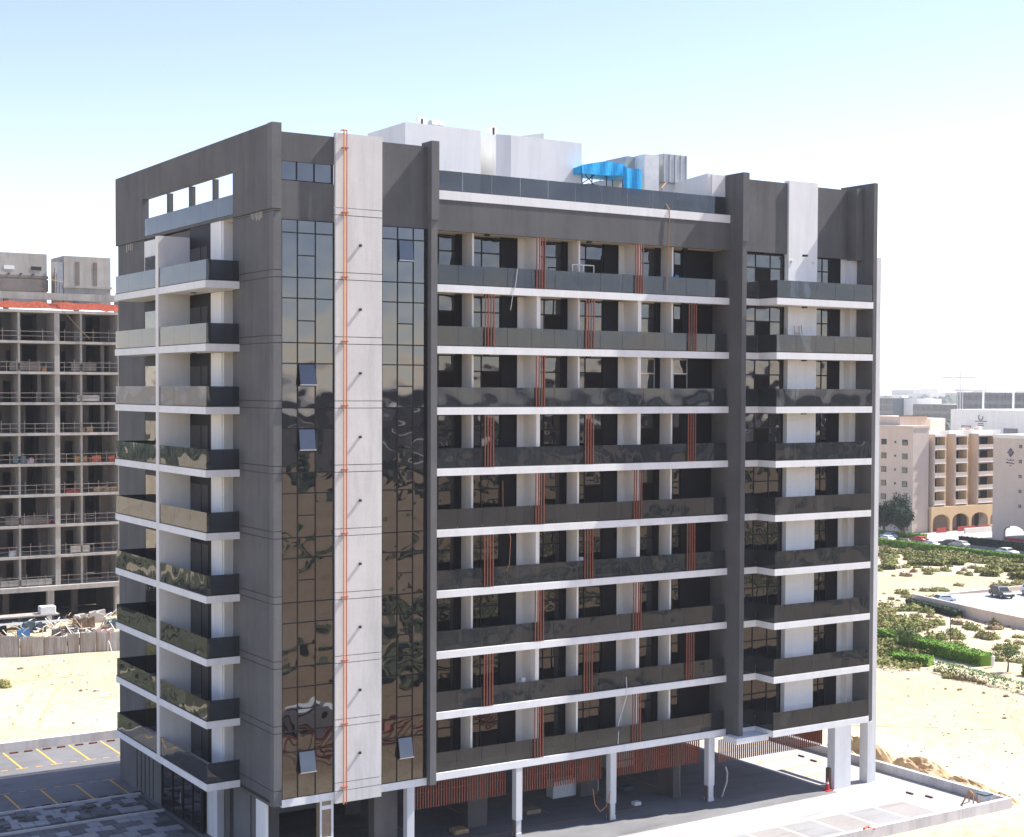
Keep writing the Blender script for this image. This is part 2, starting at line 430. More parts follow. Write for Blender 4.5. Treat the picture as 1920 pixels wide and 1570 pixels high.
# pipes running down the stripe
for x, mname, r in ((3.80, 'pipe_orange', .036), (3.96, 'pipe_red', .028)):
    mb = MB(); mb.tube((x, -.30, 3.55), (x, -.30, 38.35), r, mname, 8); mb.tube((x, -.30, 38.35), (x, .1, 38.38), r, mname, 6); mb.build('gas_pipe', B)
for k in range(11):
    z = 4.45+3.3*k
    if z < 38: bx('pipe_bracket', 3.70, -.34, z-.025, 4.04, -.181, z+.025, 'pipe_red')
for k in range(9): bx('drain_spout', 4.72, -.28, FL[k]+1.72, 4.84, -.181, FL[k]+1.84, 'black_fitting')

# main balconies ------------------------------------------------------------------
MX0, MX1 = 9.26, 29.94
bx('roof_fascia', MX0, 0, 33.62, MX1, .35, 35.27, 'grey_stucco')
bx('roof_kerb', MX0, -.03, 35.272, MX1+.02, .36, 35.75, 'white_stucco')
bx('ceiling', MX0, .352, 33.66, MX1, 1.748, 33.72, 'soffit')
def railing(x0, x1, y, z, segs, par=B, name='balcony_railing'):
    r = box(name, x0, y-.02, z, x1, y+.05, z+.05, 'dark_frame', par)
    n = segs; L = (x1-x0)/n
    for i in range(n): box('glass_panel', x0+i*L+.012, y, z+.05, x0+(i+1)*L-.012, y+.02, z+1.08, 'rail_glass', r)
    return r
def railing_y(x, y0, y1, z, segs, par=B):
    r = box('balcony_railing', x-.02, y0, z, x+.05, y1, z+.05, 'dark_frame', par)
    L = (y1-y0)/segs
    for i in range(segs): box('glass_panel', x, y0+i*L+.012, z+.05, x+.02, y0+(i+1)*L-.012, z+1.08, 'rail_glass', r)
    return r
railing(MX0, MX1-.25, .12, 35.75, 11, name='roof_railing')
def window_y(x0, x1, y, z0, z1, ztr, xm, open_leaf=None, fmat='dark_frame', par=B):
    """window in a wall facing the front: frame, transom, mullion and four panes"""
    f = MB(); t = .06
    f.box(x0, y-.05, z0, x0+t, y+.03, z1, fmat); f.box(x1-t, y-.05, z0, x1, y+.03, z1, fmat)
    f.box(x0+t, y-.05, z0, x1-t, y+.03, z0+t, fmat); f.box(x0+t, y-.05, z1-t, x1-t, y+.03, z1, fmat)
    f.box(x0+t, y-.045, ztr-.04, x1-t, y+.025, ztr+.04, fmat)
    w = f.build('window', par)
    ms = xm if isinstance(xm, (list, tuple)) else [xm]
    for m_ in ms: box('mullion', m_-.03, y-.045, z0+t, m_+.03, y+.025, z1-t, fmat, w)
    ed = [x0+t]+[v for m_ in ms for v in (m_-.03, m_+.03)]+[x1-t]
    for i in range(0, len(ed), 2):
        for (a, b_) in ((z0+t, ztr-.04), (ztr+.04, z1-t)):
            low = a < ztr-.1
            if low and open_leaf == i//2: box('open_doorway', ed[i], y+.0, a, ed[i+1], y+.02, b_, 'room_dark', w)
            else: box('pane', ed[i], y-.012, a, ed[i+1], y+.01, b_, 'window_glass', w)
    return w
PW = [16.03, 23.14, 29.95]
for k in range(9):
    z = FL[k]
    top = FL[k]+2.93 if k < 8 else 33.66
    bx('balcony_slab', MX0, -.004, z-.40, MX1, .35, z, 'white_stucco')
    bx('balcony_floor', MX0, .352, z-.30, MX1, 1.748, z-.02, 'soffit')
    railing(MX0, MX1-.12, .10, z, 13)
    for p_i, p in enumerate(PW):
        if p_i < 2: bx('partition_wall', p, .22, z-.018, p+.24, 1.748, top, 'cream_stucco')
        bx('fin_wall', p-4.05, .55, z-.018, p-3.93, 1.745, top, 'cream_stucco')
        yb = 1.70
        a0 = p-6.87 if p_i else 9.3
        silver = (k == 6 and p_i == 2)
        ol = None if rnd.random() < .35 else rnd.choice([0, 1])
        fm = 'silver_frame' if silver else 'dark_frame'
        window_y(a0, p-4.42, yb, z, top-.06, z+1.98, a0+(p-4.42-a0)*.52 if p_i == 0 else (a0+p-4.42)/2, ol if k > 3 else None, fm)
        bx('dark_panel', p-4.415, 1.62, z-.018, p-4.052, 1.746, top, 'charcoal_panel')
        if p_i < 2:
            window_y(p-3.925, p-1.50, yb, z, top-.06, z+1.98, p-2.75, 1 if (rnd.random() < .6 and k > 3) else None)
            bx('dark_panel', p-1.495, 1.60, z-.018, p-.42, 1.746, top, 'charcoal_panel')
            bx('wall_return', p-.418, 1.58, z-.018, p-.002, 1.746, top, 'cream_stucco')
        else:
            window_y(p-3.925, p-1.9 if silver else p-2.4, yb, z, top-.06, z+1.98, p-3.0, 1 if k > 4 else None, fm)
            bx('dark_panel', p-1.895 if silver else p-2.395, 1.60, z-.018, p-.002, 1.746, top, 'charcoal_panel')
    # small lights on the ceiling
    for x in (12.9, 19.8, 26.9): bx('ceiling_light', x, .55, top-.10, x+.22, .8, top+.005, 'black_fitting')
    # vertical timber coloured louvres in groups of four
    grp = (15.86, 22.77) if k % 2 == 0 else (12.50, 19.25, 26.80)
    if k == 6: grp = (15.86,)
    ztop = FL[k+1]-.402 if k < 8 else 33.618
    for gx in grp:
        lv = link('louvre_screen', None, (gx, 0, z), B)
        for j in range(4): box('fin', gx+j*.18, -.01, z+.002, gx+j*.18+.055, .045, ztop, 'red_timber', lv)
# big pier and side wall at the right end of the main balconies
bx('pier', 29.95, -1.15, 4.08, 30.3, 1.74, 34.1, 'grey_stucco')
bx('pier', 29.93, -1.2, 34.1, 30.42, .8, 38.22, 'grey_stucco')
bx('slab_bracket', 29.42, -1.6, 3.72, 32.0, -.37, 4.075, 'white_stucco')
# right wing ------------------------------------------------------------------
bx('wing_fascia', 30.43, -.26, 33.62, 34.4, .2, 38.0, 'grey_stucco')
bx('wing_fascia', 36.82, -.26, 33.55, 40.2, .2, 37.95, 'grey_stucco')
bx('wing_fascia', 39.55, -1.05, 33.45, 40.2, -.262, 38.0, 'grey_stucco')
bx('white_wing_wall', 34.38, -.40, 4.34, 36.81, .055, 38.16, 'white_stucco')
bx('end_pier', 40.2, -1.93, 4.0, 40.52, 1.0, 38.28, 'grey_stucco')
bx('end_wall', 40.3, 1.0, 4.0, 40.55, 24.3, 36.8, 'grey_stucco')
bx('white_buttress', 40.523, -1.85, 0, 40.98, -1.25, 33.6, 'column_white')
bx('white_buttress', 40.15, -1.95, 0, 40.52, -1.25, 3.93, 'column_white')
for k in range(9):
    z = FL[k]; top = z+2.93 if k < 8 else 33.55
    mb = MB(); mb.prism([(30.3, -.36), (32.0, -.36), (32.0, -2.0), (40.16, -2.0), (40.16, .05), (30.3, .05)], z-.40, z, 'white_stucco'); mb.build('balcony_slab', B)
    railing(30.34, 32.02, -.30, z, 1); railing_y(32.04, -1.94, -.32, z, 1); railing(32.04, 40.12, -1.94, z, 5)
    window_y(30.35, 34.36, -.005, z+.01, top-.03, z+1.95, [32.0, 33.2], 1 if k > 4 else None)
    window_y(36.83, 38.2, -.005, z+.01, top-.03, z+1.95, 37.6, None)
    bx('door_panel', 38.21, -.05, z+.002, 39.2, .055, top, 'charcoal_panel')
    bx('wall_return', 39.21, -.03, z+.002, 39.64, .055, top, 'cream_stucco')
    bx('post_wall', 39.65, -.5, z+.002, 40.195, .055, top, 'cream_stucco' if k < 8 else 'white_stucco')
    bx('ceiling_light', 35.0, -1.2, top-.12, 35.25, -.95, top-.03 if k < 8 else top, 'black_fitting')
    if k == 8:
        bx('wall_light', 34.55, -.5, z+2.35, 34.7, -.401, z+2.5, 'tank_white'); bx('wall_light', 36.4, -.5, z+2.35, 36.55, -.401, z+2.5, 'tank_white')
    bx('side_slab', 40.99, -1.2, z-.25, 41.25, 3.0, z, 'white_stucco')
bx('side_screen', 41.0, -1.2, 30.8, 41.2, .6, 32.4, 'charcoal_panel')

# left facade balconies ---------------------------------------------------------
LD, LY0, LY1, LYP = -1.88, 4.35, 19.3, 11.55
bx('party_fin', LD-.006, LYP, 3.94, -.002, LYP+.45, 33.62, 'cream_stucco')
for k in range(9):
    z = FL[k]; top = z+2.9 if k < 8 else 34.13
    mb = MB(); mb.prism([(LD, LY0), (-.002, LY0), (-.002, LY1), (LD, LY1)], z-.38, z, 'white_stucco')
    mb.build('balcony_slab', B)
    mb = MB(); mb.box(-.001, 5.3, z-.3, .99, 6.79, z-.02, 'soffit'); mb.build('balcony_floor', B)
    railing_y(LD+.05, LY0+.02, LYP-.02, z, 3); railing_y(LD+.05, LYP+.47, LY1-.02, z, 3)
    railing(LD+.07, -.01, LY0+.04, z, 1)
    railing(LD+.07, -.01, LY1-.08, z, 1)
    # near balcony: dark door in the back wall, white wall, deep recess
    w = bx('door_frame', -.05, 8.35, z+.002, .02, 11.5, top, 'charcoal_panel')
    box('door', -.075, 8.75, z+.01, -.051, 9.7, z+2.2, 'black_fitting', w)
    box('pane', -.075, 9.8, z+.01, -.051, 11.4, z+2.2, 'window_glass', w)
    bx('white_wall', -.04, 6.8, z+.002, .018, 8.34, top, 'white_stucco')
    bx('white_wall', .02, 6.62, z+.002, .99, 6.798, top, 'cream_stucco')
    bx('ceiling', 0.002, 5.29, top+.005, .99, 6.61, top+.03, 'soffit')
    # far balcony: dark opening beside the grey end wall
    w = bx('door_frame', -.04, 15.6, z+.002, .018, 19.29, top, 'charcoal_panel')
    box('pane', -.06, 16.0, z+.05, -.041, 19.1, z+2.3, 'window_glass', w)
    bx('ceiling_light', -1.0, 8.6, z-.43, -.75, 8.85, z-.381, 'black_fitting') if k else None
bx('terrace_wall', -.06, 16.6, 30.732, -.041, 19.2, 34.0, 'white_stucco')
railing_y(-.07, 5.05, 19.05, 34.27, 6)
for i_ in range(9):   # pale lime runs below the parapet joint
    y_ = 1.35+i_*.17; bx('lime_stain', -.0035, y_, 34.10-.25-.35*rnd.random(), .0, y_+.06+.05*rnd.random(), 34.118, 'grey_stucco_light') if False else bx('lime_stain', -.004, y_, 33.55+.35*rnd.random(), -.0005, y_+.05+.05*rnd.random(), 34.118, 'raw_concrete')
for i_ in range(4): y_ = 21.6+i_*.35; bx('lime_stain', -.004, y_, 33.6+.2*rnd.random(), -.0005, y_+.12, 34.118, 'raw_concrete')
# ground storey -------------------------------------------------------------------
bx('ground_wall', 0.0, 16.6, -.1, .3, 24.4, 3.80, 'grey_stucco')
for y in (18.0, 18.75, 19.5, 20.25, 21.0): bx('louvre_gate', -.03, y, .1, .0, y+.06, 3.2, 'charcoal_panel')
bx('notice', -.02, 19.0, 2.9, -.001, 19.5, 3.1, 'white_paint')
sf = bx('shopfront', .0, 9.98, -.1, .12, 16.6, .1, 'charcoal_panel')
for y in (9.98, 11.4, 13.0, 14.7, 16.5): box('mullion', -.03, y, .1, .12, y+.09, 3.7, 'dark_frame', sf)
for a, b_ in ((10.07, 11.4), (11.49, 13.0), (13.09, 14.7), (14.79, 16.5)): box('pane', .03, a, .1, .07, b_, 3.7, 'window_glass', sf)
box('door_handle', -.08, 13.2, 1.0, -.03, 13.25, 1.6, 'silver_frame', sf)
bx('shopfront_beam', -.02, 9.9, 3.5, .3, 16.6, 3.80, 'charcoal_panel')
bx('ground_wall', .3, 8.4, -.1, .7, 9.97, 3.80, 'column_white')
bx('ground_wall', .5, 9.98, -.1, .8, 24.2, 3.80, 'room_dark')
for x0, y0, x1, y1, mt in ((.71, 7.6, 2.4, 8.39, 'dark_concrete'), (.25, 3.6, 1.9, 5.9, 'grey_stucco_light'), (.05, 1.1, .2, 2.36, 'white_stucco'), (.25, 2.5, .9, 3.4, 'dark_concrete')):
    bx('ground_column', x0, y0, -.1, x1, y1, 3.80, mt)
bx('ceiling_drop', 1.2, 5.0, 2.0, 6.9, 5.2, 3.80, 'grey_stucco_light')
bx('ceiling_drop', 4.2, 6.4, 2.1, 8.6, 6.6, 3.80, 'grey_stucco_light')
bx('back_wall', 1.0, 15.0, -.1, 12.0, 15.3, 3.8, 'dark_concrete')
# front columns (narrow foot where the guards are missing)
def column(x0, x1, y0, y1, foot=True, mt='column_white'):
    c = bx('front_column', x0, y0, .95 if foot else -.1, x1, y1, 3.93, mt)
    if foot:
        box('column_foot', x0+.05, y0+.03, -.1, x1-.05, y1-.05, .95, mt, c)
        box('column_base', x0+.02, y0+.0, -.1, x1-.02, y1, .22, mt, c)
        for xa in (x0-.02, x1-.035): box('corner_guard', xa, y0+.1, -.05, xa+.055, y1-.1, .94, 'bark', c)
column(14.66, 15.06, 0.02, .45); column(21.20, 21.62, .02, .45); column(28.62, 29.08, .02, .45)
column(7.72, 8.16, .02, .45, False); column(37.2, 38.62, -2.0, -1.35, False)
bx('corner_guard', 37.02, -1.7, 0.0, 37.19, -1.4, 1.3, 'bark'); bx('corner_guard', 38.63, -1.6, 0.0, 38.75, -1.4, 1.3, 'bark')
fc = bx('front_column', 2.62, .05, -.1, 3.34, .5, 3.79, 'tan_board')
for a in ((2.60, 0.0, -.1, 2.70, .05, 3.79), (3.24, 0.0, -.1, 3.36, .05, 3.79), (2.70, 0.0, 3.35, 3.24, .05, 3.55), (2.70, 0, 1.7, 3.24, .05, 1.9)): box('guard_strip', *a, 'white_paint', fc)
for x0, y0, x1, y1 in ((6.2, .9, 7.6, 1.6), (13.3, 3.0, 14.6, 3.8), (22.6, 5.0, 23.9, 5.8), (27.3, 1.8, 27.9, 3.4), (8.5, 9, 9.5, 10), (17, 10, 18, 11), (26, 10, 27, 11), (20, 17, 21, 18), (30.3, 8.8, 31.5, 9.6), (35, 17, 36, 18)):
    bx('inner_column', x0, y0, -.1, x1, y1, 3.80, 'dark_concrete')
# hanging timber slat screens under the first slab
sc = link('slat_screen', None, (8.5, .8, 2.35), B)
n = 0
for x0, x1, y in ((8.4, 14.5, .72), (15.2, 21.05, .72), (21.8, 28.4, .72)):
    x = x0
    while x < x1:
        box('slat', x, y, 2.30, x+.055, y+.07, 3.78, 'red_timber', sc); x += .165; n += 1
    box('screen_rail', x0, y+.17, 3.1, x1, y+.22, 3.16, 'red_timber', sc)
x = 29.2
while x < 37.9:
    box('slat', x, -.25, 2.40, x+.055, -.18, 3.78, 'red_timber', sc); x += .165
y = 0.1
while y < 6.5:
    box('slat', 38.0, y, 2.4, 38.14, y+.06, 3.78, 'red_timber', sc); y += .165
# roof blocks, walls ---------------------------------------------------------------
bx('roof_block', 9.69, 4.0, 34.3, 14.6, 8.6, 39.97, 'white_stucco')
bx('wall_patch', 12.1, 3.97, 37.1, 13.4, 3.999, 37.5, 'beige_stucco')
mb = MB(); mb.prism([(15.77, 5.9), (15.77, 4.2), (16.67, 4.0), (21.71, 4.0), (21.71, 9.0), (15.77, 9.0)], 34.3, 39.9, 'white_stucco'); mb.build('roof_block', B)
bx('roof_block', 14.602, 6.2, 34.3, 15.768, 8.0, 39.6, 'cream_stucco')
for x, y, zt, w_ in ((11.4, 5.6, 39.97, .28), (16.1, 5.4, 39.9, .28)):
    b_ = bx('vent_stack', x, y, zt, x+.5, y+.3, zt+.7, 'cream_stucco'); box('vent_slot', x+.18, y-.02, zt+.1, x+.3, y-.001, zt+.6, 'black_fitting', b_)
mb = MB(); mb.tube((12.4, 6, 40.3), (13.1, 6, 40.3), .35, 'duct_metal', 12); mb.tube((12.4, 6, 39.97), (12.4, 6, 40.2), .1, 'duct_metal'); mb.build('roof_fan', B)
mb = MB(); mb.hexa([(18.6, 6, 40.25), (20.3, 6, 40.25), (20.3, 6.6, 40.25), (18.6, 6.6, 40.25), (18.8, 6, 40.35), (20.3, 6, 40.65), (20.3, 6.6, 40.65), (18.8, 6.6, 40.35)], 'duct_metal'); mb.tube((20.2, 6.3, 39.9), (20.2, 6.3, 40.3), .05, 'duct_metal'); mb.tube((18.8, 6.3, 39.9), (18.8, 6.3, 40.3), .05, 'duct_metal'); mb.build('roof_cowl', B)
bx('roof_wall', 29.0, .9, 34.3, 29.25, 6.0, 37.9, 'white_stucco')
mb = MB(); mb.hexa([(28.6, .5, 35.8), (28.85, .5, 35.8), (28.85, 12, 35.8), (28.6, 12, 35.8), (28.6, .5, 38.25), (28.85, .5, 38.25), (28.85, 12, 37.5), (28.6, 12, 37.5)], 'white_stucco'); mb.build('roof_wall', B)
bx('roof_wall', 28.86, .42, 35.8, 29.9, .62, 38.2, 'white_stucco')
bx('roof_wall', 24.5, 5.6, 34.3, 28.6, 5.9, 38.3, 'white_stucco')
# water tanks and ducts on the roof
t = empty('water_tank', (27.9, 5.2, 34.3), 'pale grey ribbed water tank standing rightmost on the roof behind the glass railing', 'tank')
box('tank_body', 27.6, 3.6, 38.0, 29.5, 5.0, 39.75, 'duct_metal', t)
for i in range(5): box('rib', 27.62+i*.44, 3.56, 38.0, 27.68+i*.44, 3.6, 39.75, 'duct_metal', t)
box('stand', 27.8, 3.8, 34.3, 29.3, 4.8, 38.0, 'tank_white', t)
t = empty('roof_duct', (26.2, 5.0, 34.3), 'white boxy air duct with a slanting hood between the blue tarpaulin and the grey tank', 'duct')
box('duct_body', 26.0, 3.4, 34.3, 27.1, 4.4, 39.55, 'tank_white', t)
mb = MB(); mb.hexa([(24.9, 4.4, 38.2), (26.0, 4.4, 38.2), (26.0, 6.6, 38.2), (24.9, 6.6, 38.2), (25.4, 4.4, 39.5), (26.0, 4.4, 39.5), (26.0, 6.6, 39.5), (25.4, 6.6, 39.5)], 'duct_metal'); mb.build('hood', t)
# blue tarpaulin shelter
t = empty('tarpaulin_shelter', (23.3, 3.0, 34.3), 'bright blue tarpaulin draped over poles on the roof terrace', 'tarpaulin')
def drape(pts_top, pts_bot, mat, name, par, thick=.04):
    mb = MB(); n = len(pts_top); nz = 5; vs = []
    for j in range(nz+1):
        for i in range(n):
            a, b_ = Vector(pts_top[i]), Vector(pts_bot[i]); p = a.lerp(b_, j/nz)
            p.y += .035*math.sin(i*1.1+j*.25); vs.append(p)
    for s_ in (0, thick):
        k0 = len(mb.v); mb.v += [(p.x, p.y+s_, p.z) for p in vs]
        for j in range(nz):
            for i in range(n-1): mb.f.append((k0+j*n+i, k0+j*n+i+1, k0+(j+1)*n+i+1, k0+(j+1)*n+i)); mb.m.append(mb.mi(mat))
    return mb.build(name, par)
def lerp_pts(pts, n):
    out = []
    for i in range(n):
        t_ = i/(n-1)*(len(pts)-1); a = int(min(t_, len(pts)-2)); out.append(tuple(Vector(pts[a]).lerp(Vector(pts[a+1]), t_-a)))
    return out
T1 = lerp_pts([(21.0, 3, 38.43), (22.8, 3, 38.80), (24.3, 3, 38.72)], 20); T0 = lerp_pts([(21.0, 2.95, 37.92), (22.8, 2.95, 37.93), (24.1, 2.95, 38.05)], 20)
drape(T1, T0, 'blue_tarp', 'tarpaulin', t)
T1 = lerp_pts([(23.7, 2.7, 38.62), (24.2, 2.7, 38.45), (25.2, 2.7, 38.48)], 12); T0 = lerp_pts([(23.9, 2.65, 36.9), (24.3, 2.65, 36.9), (25.25, 2.65, 36.9)], 12)
drape(T1, T0, 'blue_tarp', 'tarpaulin', t)
mb = MB(); mb.hexa([(21.02, 3.12, 38.0), (24.3, 3.12, 38.1), (24.9, 5.0, 38.0), (21.2, 5.0, 37.95), (21.02, 3.12, 38.40), (24.3, 3.12, 38.66), (24.9, 5.0, 38.5), (21.2, 5.0, 38.3)], 'blue_tarp'); mb.build('tarpaulin_top', t)
mb = MB()
for x, y in ((21.1, 3.1), (21.9, 3.2), (22.9, 3.1), (24.1, 3.1), (22.2, 4.8), (24.6, 4.8)): mb.tube((x, y, 34.3), (x, y, 38.4), .035, 'dark_frame')
mb.tube((21.0, 3.0, 37.3), (22.2, 3.3, 38.0), .03, 'dark_frame'); mb.tube((22.1, 3.2, 37.3), (21.4, 3.2, 37.9), .03, 'dark_frame'); mb.build('pole_frame', t)
# things standing on the roof terrace
o = tag(box('plastic_drum', 22.3, 4.2, 36.2, 23.5, 4.9, 37.6, 'cream_stucco', bev=.12), 'cream coloured bin under the left part of the blue tarpaulin', 'drum')
mb = MB(); mb.prism([(23.0, 3.9), (23.9, 3.9), (24.0, 4.4), (23.0, 4.6)], 36.0, 37.75, 'tank_white'); tag(mb.build('roof_unit'), 'white rooftop unit half hidden under the blue tarpaulin', 'rooftop unit')
mb = MB(); mb.box(26.7, .9, 34.35, 27.9, 1.4, 36.5, 'charcoal_panel'); mb.box(26.62, .95, 36.5, 27.98, 1.35, 36.56, 'charcoal_panel'); tag(mb.build('condenser'), 'dark ribbed condenser behind the roof railing', 'rooftop unit')
mb = MB()
for i in range(10):
    a0 = math.pi*i/9; 
    mb.tube((29.15+.42*math.cos(a0), .75, 36.25+.5*math.sin(a0)), (29.15+.42*math.cos(a0+.35), .75, 36.25+.5*math.sin(a0+.35)), .12, 'black_fitting')
mb.box(28.72, .6, 34.35, 29.58, .95, 36.3, 'black_fitting'); tag(mb.build('rubbish_bag'), 'black rounded cover slumped at the right end of the roof railing', 'bag')
def rope(name, pts, r, mat, label, cat='rope'):
    mb = MB()
    for a, b_ in zip(pts, pts[1:]): mb.tube(a, b_, r, mat, 5)
    return tag(mb.build(name), label, cat)
rope('rope', [(25.7, .9, 37.5), (24.9, .35, 37.05), (24.95, .3, 36.4), (25.2, -.06, 35.78), (25.2, -.08, 35.0), (25.15, -.08, 34.0), (25.1, -.06, 32.0), (25.05, -.04, 31.0)], .028, 'rope_tan', 'orange rope let down from the roof railing over the dark fascia')
rope('rope', [(14.6, .02, 31.8), (14.45, -.03, 30.9), (14.25, -.05, 30.3), (14.2, .1, 29.5)], .02, 'cream_stucco', 'pale cord hanging over the topmost balcony railing')
rope('rope', [(14.3, 1.0, 20.0), (13.9, .3, 18.0), (14.2, -.02, 16.9), (14.1, -.04, 15.4), (13.8, .4, 14.4)], .02, 'rope_tan', 'tan cord dangling across the middle balconies')
rope('rope', [(22.4, .2, 8.6), (22.3, -.03, 7.7), (22.25, -.05, 7.1), (21.9, .2, 5.6), (21.7, -.02, 4.4)], .02, 'cream_stucco', 'pale cord trailing down across the lowest two balconies')
rope('hose', [(20.2, .4, 1.9), (20.3, .3, 1.0), (20.6, .2, .55), (21.0, .15, .8), (21.2, .02, 1.7)], .025, 'rope_tan', 'loose cable looping beside the white column under the building', 'cable')
def sack_heap(x, y, z, mat, lab, cat, w=.5, h=.4): return tag(box('cement_bag', x, y, z, x+w, y+.35, z+h, mat, bev=.07), lab, cat)
tag(box('paint_bucket', 19.3, .5, 14.215, 19.55, .75, 15.45, 'tank_white', bev=.05), 'white box standing on the fourth balcony row beside the red louvres', 'box')
tag(box('paint_bucket', 15.3, .5, 7.62, 15.6, .8, 8.85, 'tank_white', bev=.05), 'small white tub on a lower balcony left of the red louvres', 'tub')
# guard frame standing on the top balcony
mb = MB()
for x in (18.6, 19.35, 20.1): mb.tube((x, .45, 31.5), (x, .45, 32.25), .03, 'white_paint')
mb.tube((18.6, .45, 32.25), (20.1, .45, 32.25), .03, 'white_paint'); mb.tube((18.6, .45, 31.75), (20.1, .45, 31.75), .03, 'white_paint')
mb.tube((18.6, .45, 30.74), (18.6, .45, 31.5), .03, 'white_paint'); mb.tube((20.1, .45, 30.74), (20.1, .45, 31.5), .03, 'white_paint')
tag(mb.build('guard_frame'), 'small white metal frame standing on the top balcony', 'frame')
mb = MB(); mb.tube((25.9, .35, 31.55), (26.15, .35, 31.95), .14, 'blue_plastic', 8); mb.tube((25.7, .3, 31.4), (26.0, .3, 31.6), .09, 'black_fitting', 8); mb.box(25.9, .25, 31.2, 26.3, .5, 31.6, 'black_fitting'); mb.box(25.95, .28, 30.74, 26.2, .45, 31.25, 'black_fitting')
tag(mb.build('rope_winch'), 'small blue and black hoist clamped at the top balcony railing by the thin fin wall', 'hoist')
mb = MB()
for a, b_ in (((34.75, -.7, 27.45), (34.8, -.5, 29.15)), ((35.15, -.7, 27.45), (35.2, -.5, 29.15)), ((35.45, -.7, 27.45), (35.4, -.5, 29.2)), ((34.1, -.6, 27.45), (34.45, -.1, 29.3))): mb.tube(a, b_, .025, 'wood')
mb.tube((34.77, -.65, 28.0), (35.17, -.65, 28.0), .02, 'wood'); mb.tube((34.79, -.55, 28.7), (35.2, -.55, 28.7), .02, 'wood')
tag(mb.build('step_ladder'), 'small wooden ladder leaning on the white wall of the right wing balcony', 'ladder')

# ------------------------------------------------------------------ lot, kerbs, painted lines
def sheet(name, poly, z, mat, parent=None):
    mb = MB(); n = len(poly); mb.v = [(x, y, z) for x, y in poly]; mb.f = [tuple(range(n))]; mb.m = [mb.mi(mat)]
    return mb.build(name, parent, base=(poly[0][0], poly[0][1], z))
struct(sheet('car_park', [(-30, -10.3), (43.1, -10.3), (43.1, 35.2), (-30, 35.2)], 0.0, 'asphalt'))
struct(sheet('sunlit_paving', [(12, -10.25), (43.05, -10.25), (43.05, 9), (36.9, 9), (36.9, -2.6), (12, -2.9)], .004, 'pale_paving'))  # sunlight painted as paler paving, cut along the edge of the block's shadow
struct(sheet('sunlit_paving', [(36.9, 9.01), (43.05, 9.01), (43.05, 35.1), (36.9, 35.1)], .004, 'pale_paving'))
struct(sheet('sunlit_paving', [(41.0, -3.6), (12.0, -7.0), (-30, -9.4), (-30, -10.2), (11.99, -10.2), (11.99, -3.9)][1:5]+[(11.99, -6.0)], .004, 'pale_paving'))
# low wall round the plot
pw = empty('plot_wall', (43.3, -10.5, 0), 'low white rendered wall round the paved plot, meeting at the right corner', 'wall')
box('wall', 43.12, -10.32, -.3, 43.42, 35.2, .58, 'white_kerb', pw); box('wall', -34, -10.62, -.3, 43.42, -10.322, .58, 'white_kerb', pw)
box('wall', -34, 35.202, -.3, 43.42, 35.5, .62, 'white_kerb', pw)
# parking rows
rows = struct(empty('parking_marking', (0, 30, 0), 'x', 'x'))
del rows['label']; del rows['category']
def line(x0, y0, x1, y1, w, mat='yellow_line', z=.008):
    a, b_ = Vector((x0, y0)), Vector((x1, y1)); d = (b_-a).normalized(); n = Vector((-d.y, d.x))*w/2
    mb = MB(); mb.quad((*(a+n), z), (*(a-n), z), (*(b_-n), z), (*(b_+n), z), mat); return mb.build('painted_line', rows, base=((x0+x1)/2, (y0+y1)/2, z))
def stop(x, y, rz=0, grp='rubber wheel stops in the car park'):
    o = box('wheel_stop', x-.28, y-.07, .004, x+.28, y+.07, .10, 'wheel_stop_rubber', bev=.02)
    o.rotation_euler.z = rz
    tag(o, lab, 'wheel stop', grp); return o
for i in range(-11, 3):
    X = -.25+2.25*i
    line(X, 35.0, X, 30.1, .13); line(X-.4, 30.05, X+.4, 30.05, .10); line(X+.9, 30.05, X+1.35, 30.05, .10)
    lab = 'dark red wheel stop in the sunlit far row of the left car park, beside the low wall'
    ORD = ['nearest the building', 'second from the building', 'third from the building', 'fourth from the building', 'fifth from the building', 'sixth from the building', 'seventh from the building', 'eighth from the building']
    if i > -4:
        for q_, sd in ((.62, 'left'), (1.6, 'right')): lab = '%s dark red wheel stop of the sunlit far bay %s' % (sd, ORD[2-i]); stop(X+q_, 34.55)
for i in range(-11, 2):
    X = -.75+2.2*i
    line(X, 24.1, X, 20.1, .12); line(X-.4, 24.3, X+.4, 24.3, .10); line(X+.9, 24.3, X+1.35, 24.3, .10)
    lab = 'dark red wheel stop in the shaded near row of the left car park, beside the kerb'
    if i > -4 and X < 0:
        for q_, sd in ((.55, 'left'), (1.5, 'right')): lab = '%s dark red wheel stop of the shaded near bay %s' % (sd, ORD[0-i]); stop(X+q_, 20.3)
line(-14, 26.6, -7.0, 26.6, .12)
# kerbed paver strips in the shade of the block
for y, w_ in ((19.75, .22), (15.5, .2)):
    o = box('kerb', -30, y-w_/2, 0, -.25, y+w_/2, .14, 'white_kerb'); tag(o, 'pale kerb in the block\'s shade %s' % ('beside the near parking row' if y > 17 else 'on the camera side of the paver strip'), 'kerb')
pv = struct(link('paving', None, (-8, 17, 0)))
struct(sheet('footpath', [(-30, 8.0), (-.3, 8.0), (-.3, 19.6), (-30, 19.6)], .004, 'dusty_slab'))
n = 0
for r_ in range(11):
    for c in range(16):
        y = 9.4+r_*.98+(rnd.random()-.5)*.1
        if 15.2 < y+.4 and y < 15.8: continue
        x = -13.6+c*.82+(r_ % 2)*.4
        lim = -30.5+(y+70)*.2405
        if x+.7 > -.45 or x+.8 < lim: continue
        if rnd.random() < .12: continue
        big = rnd.random() < .3
        box('paver', x, y, .004, x+(.76 if not big else .76), y+.9, .045+rnd.random()*.05, rnd.choice(['paver_light', 'paver_light', 'paver_dark', 'asphalt']), pv); n += 1
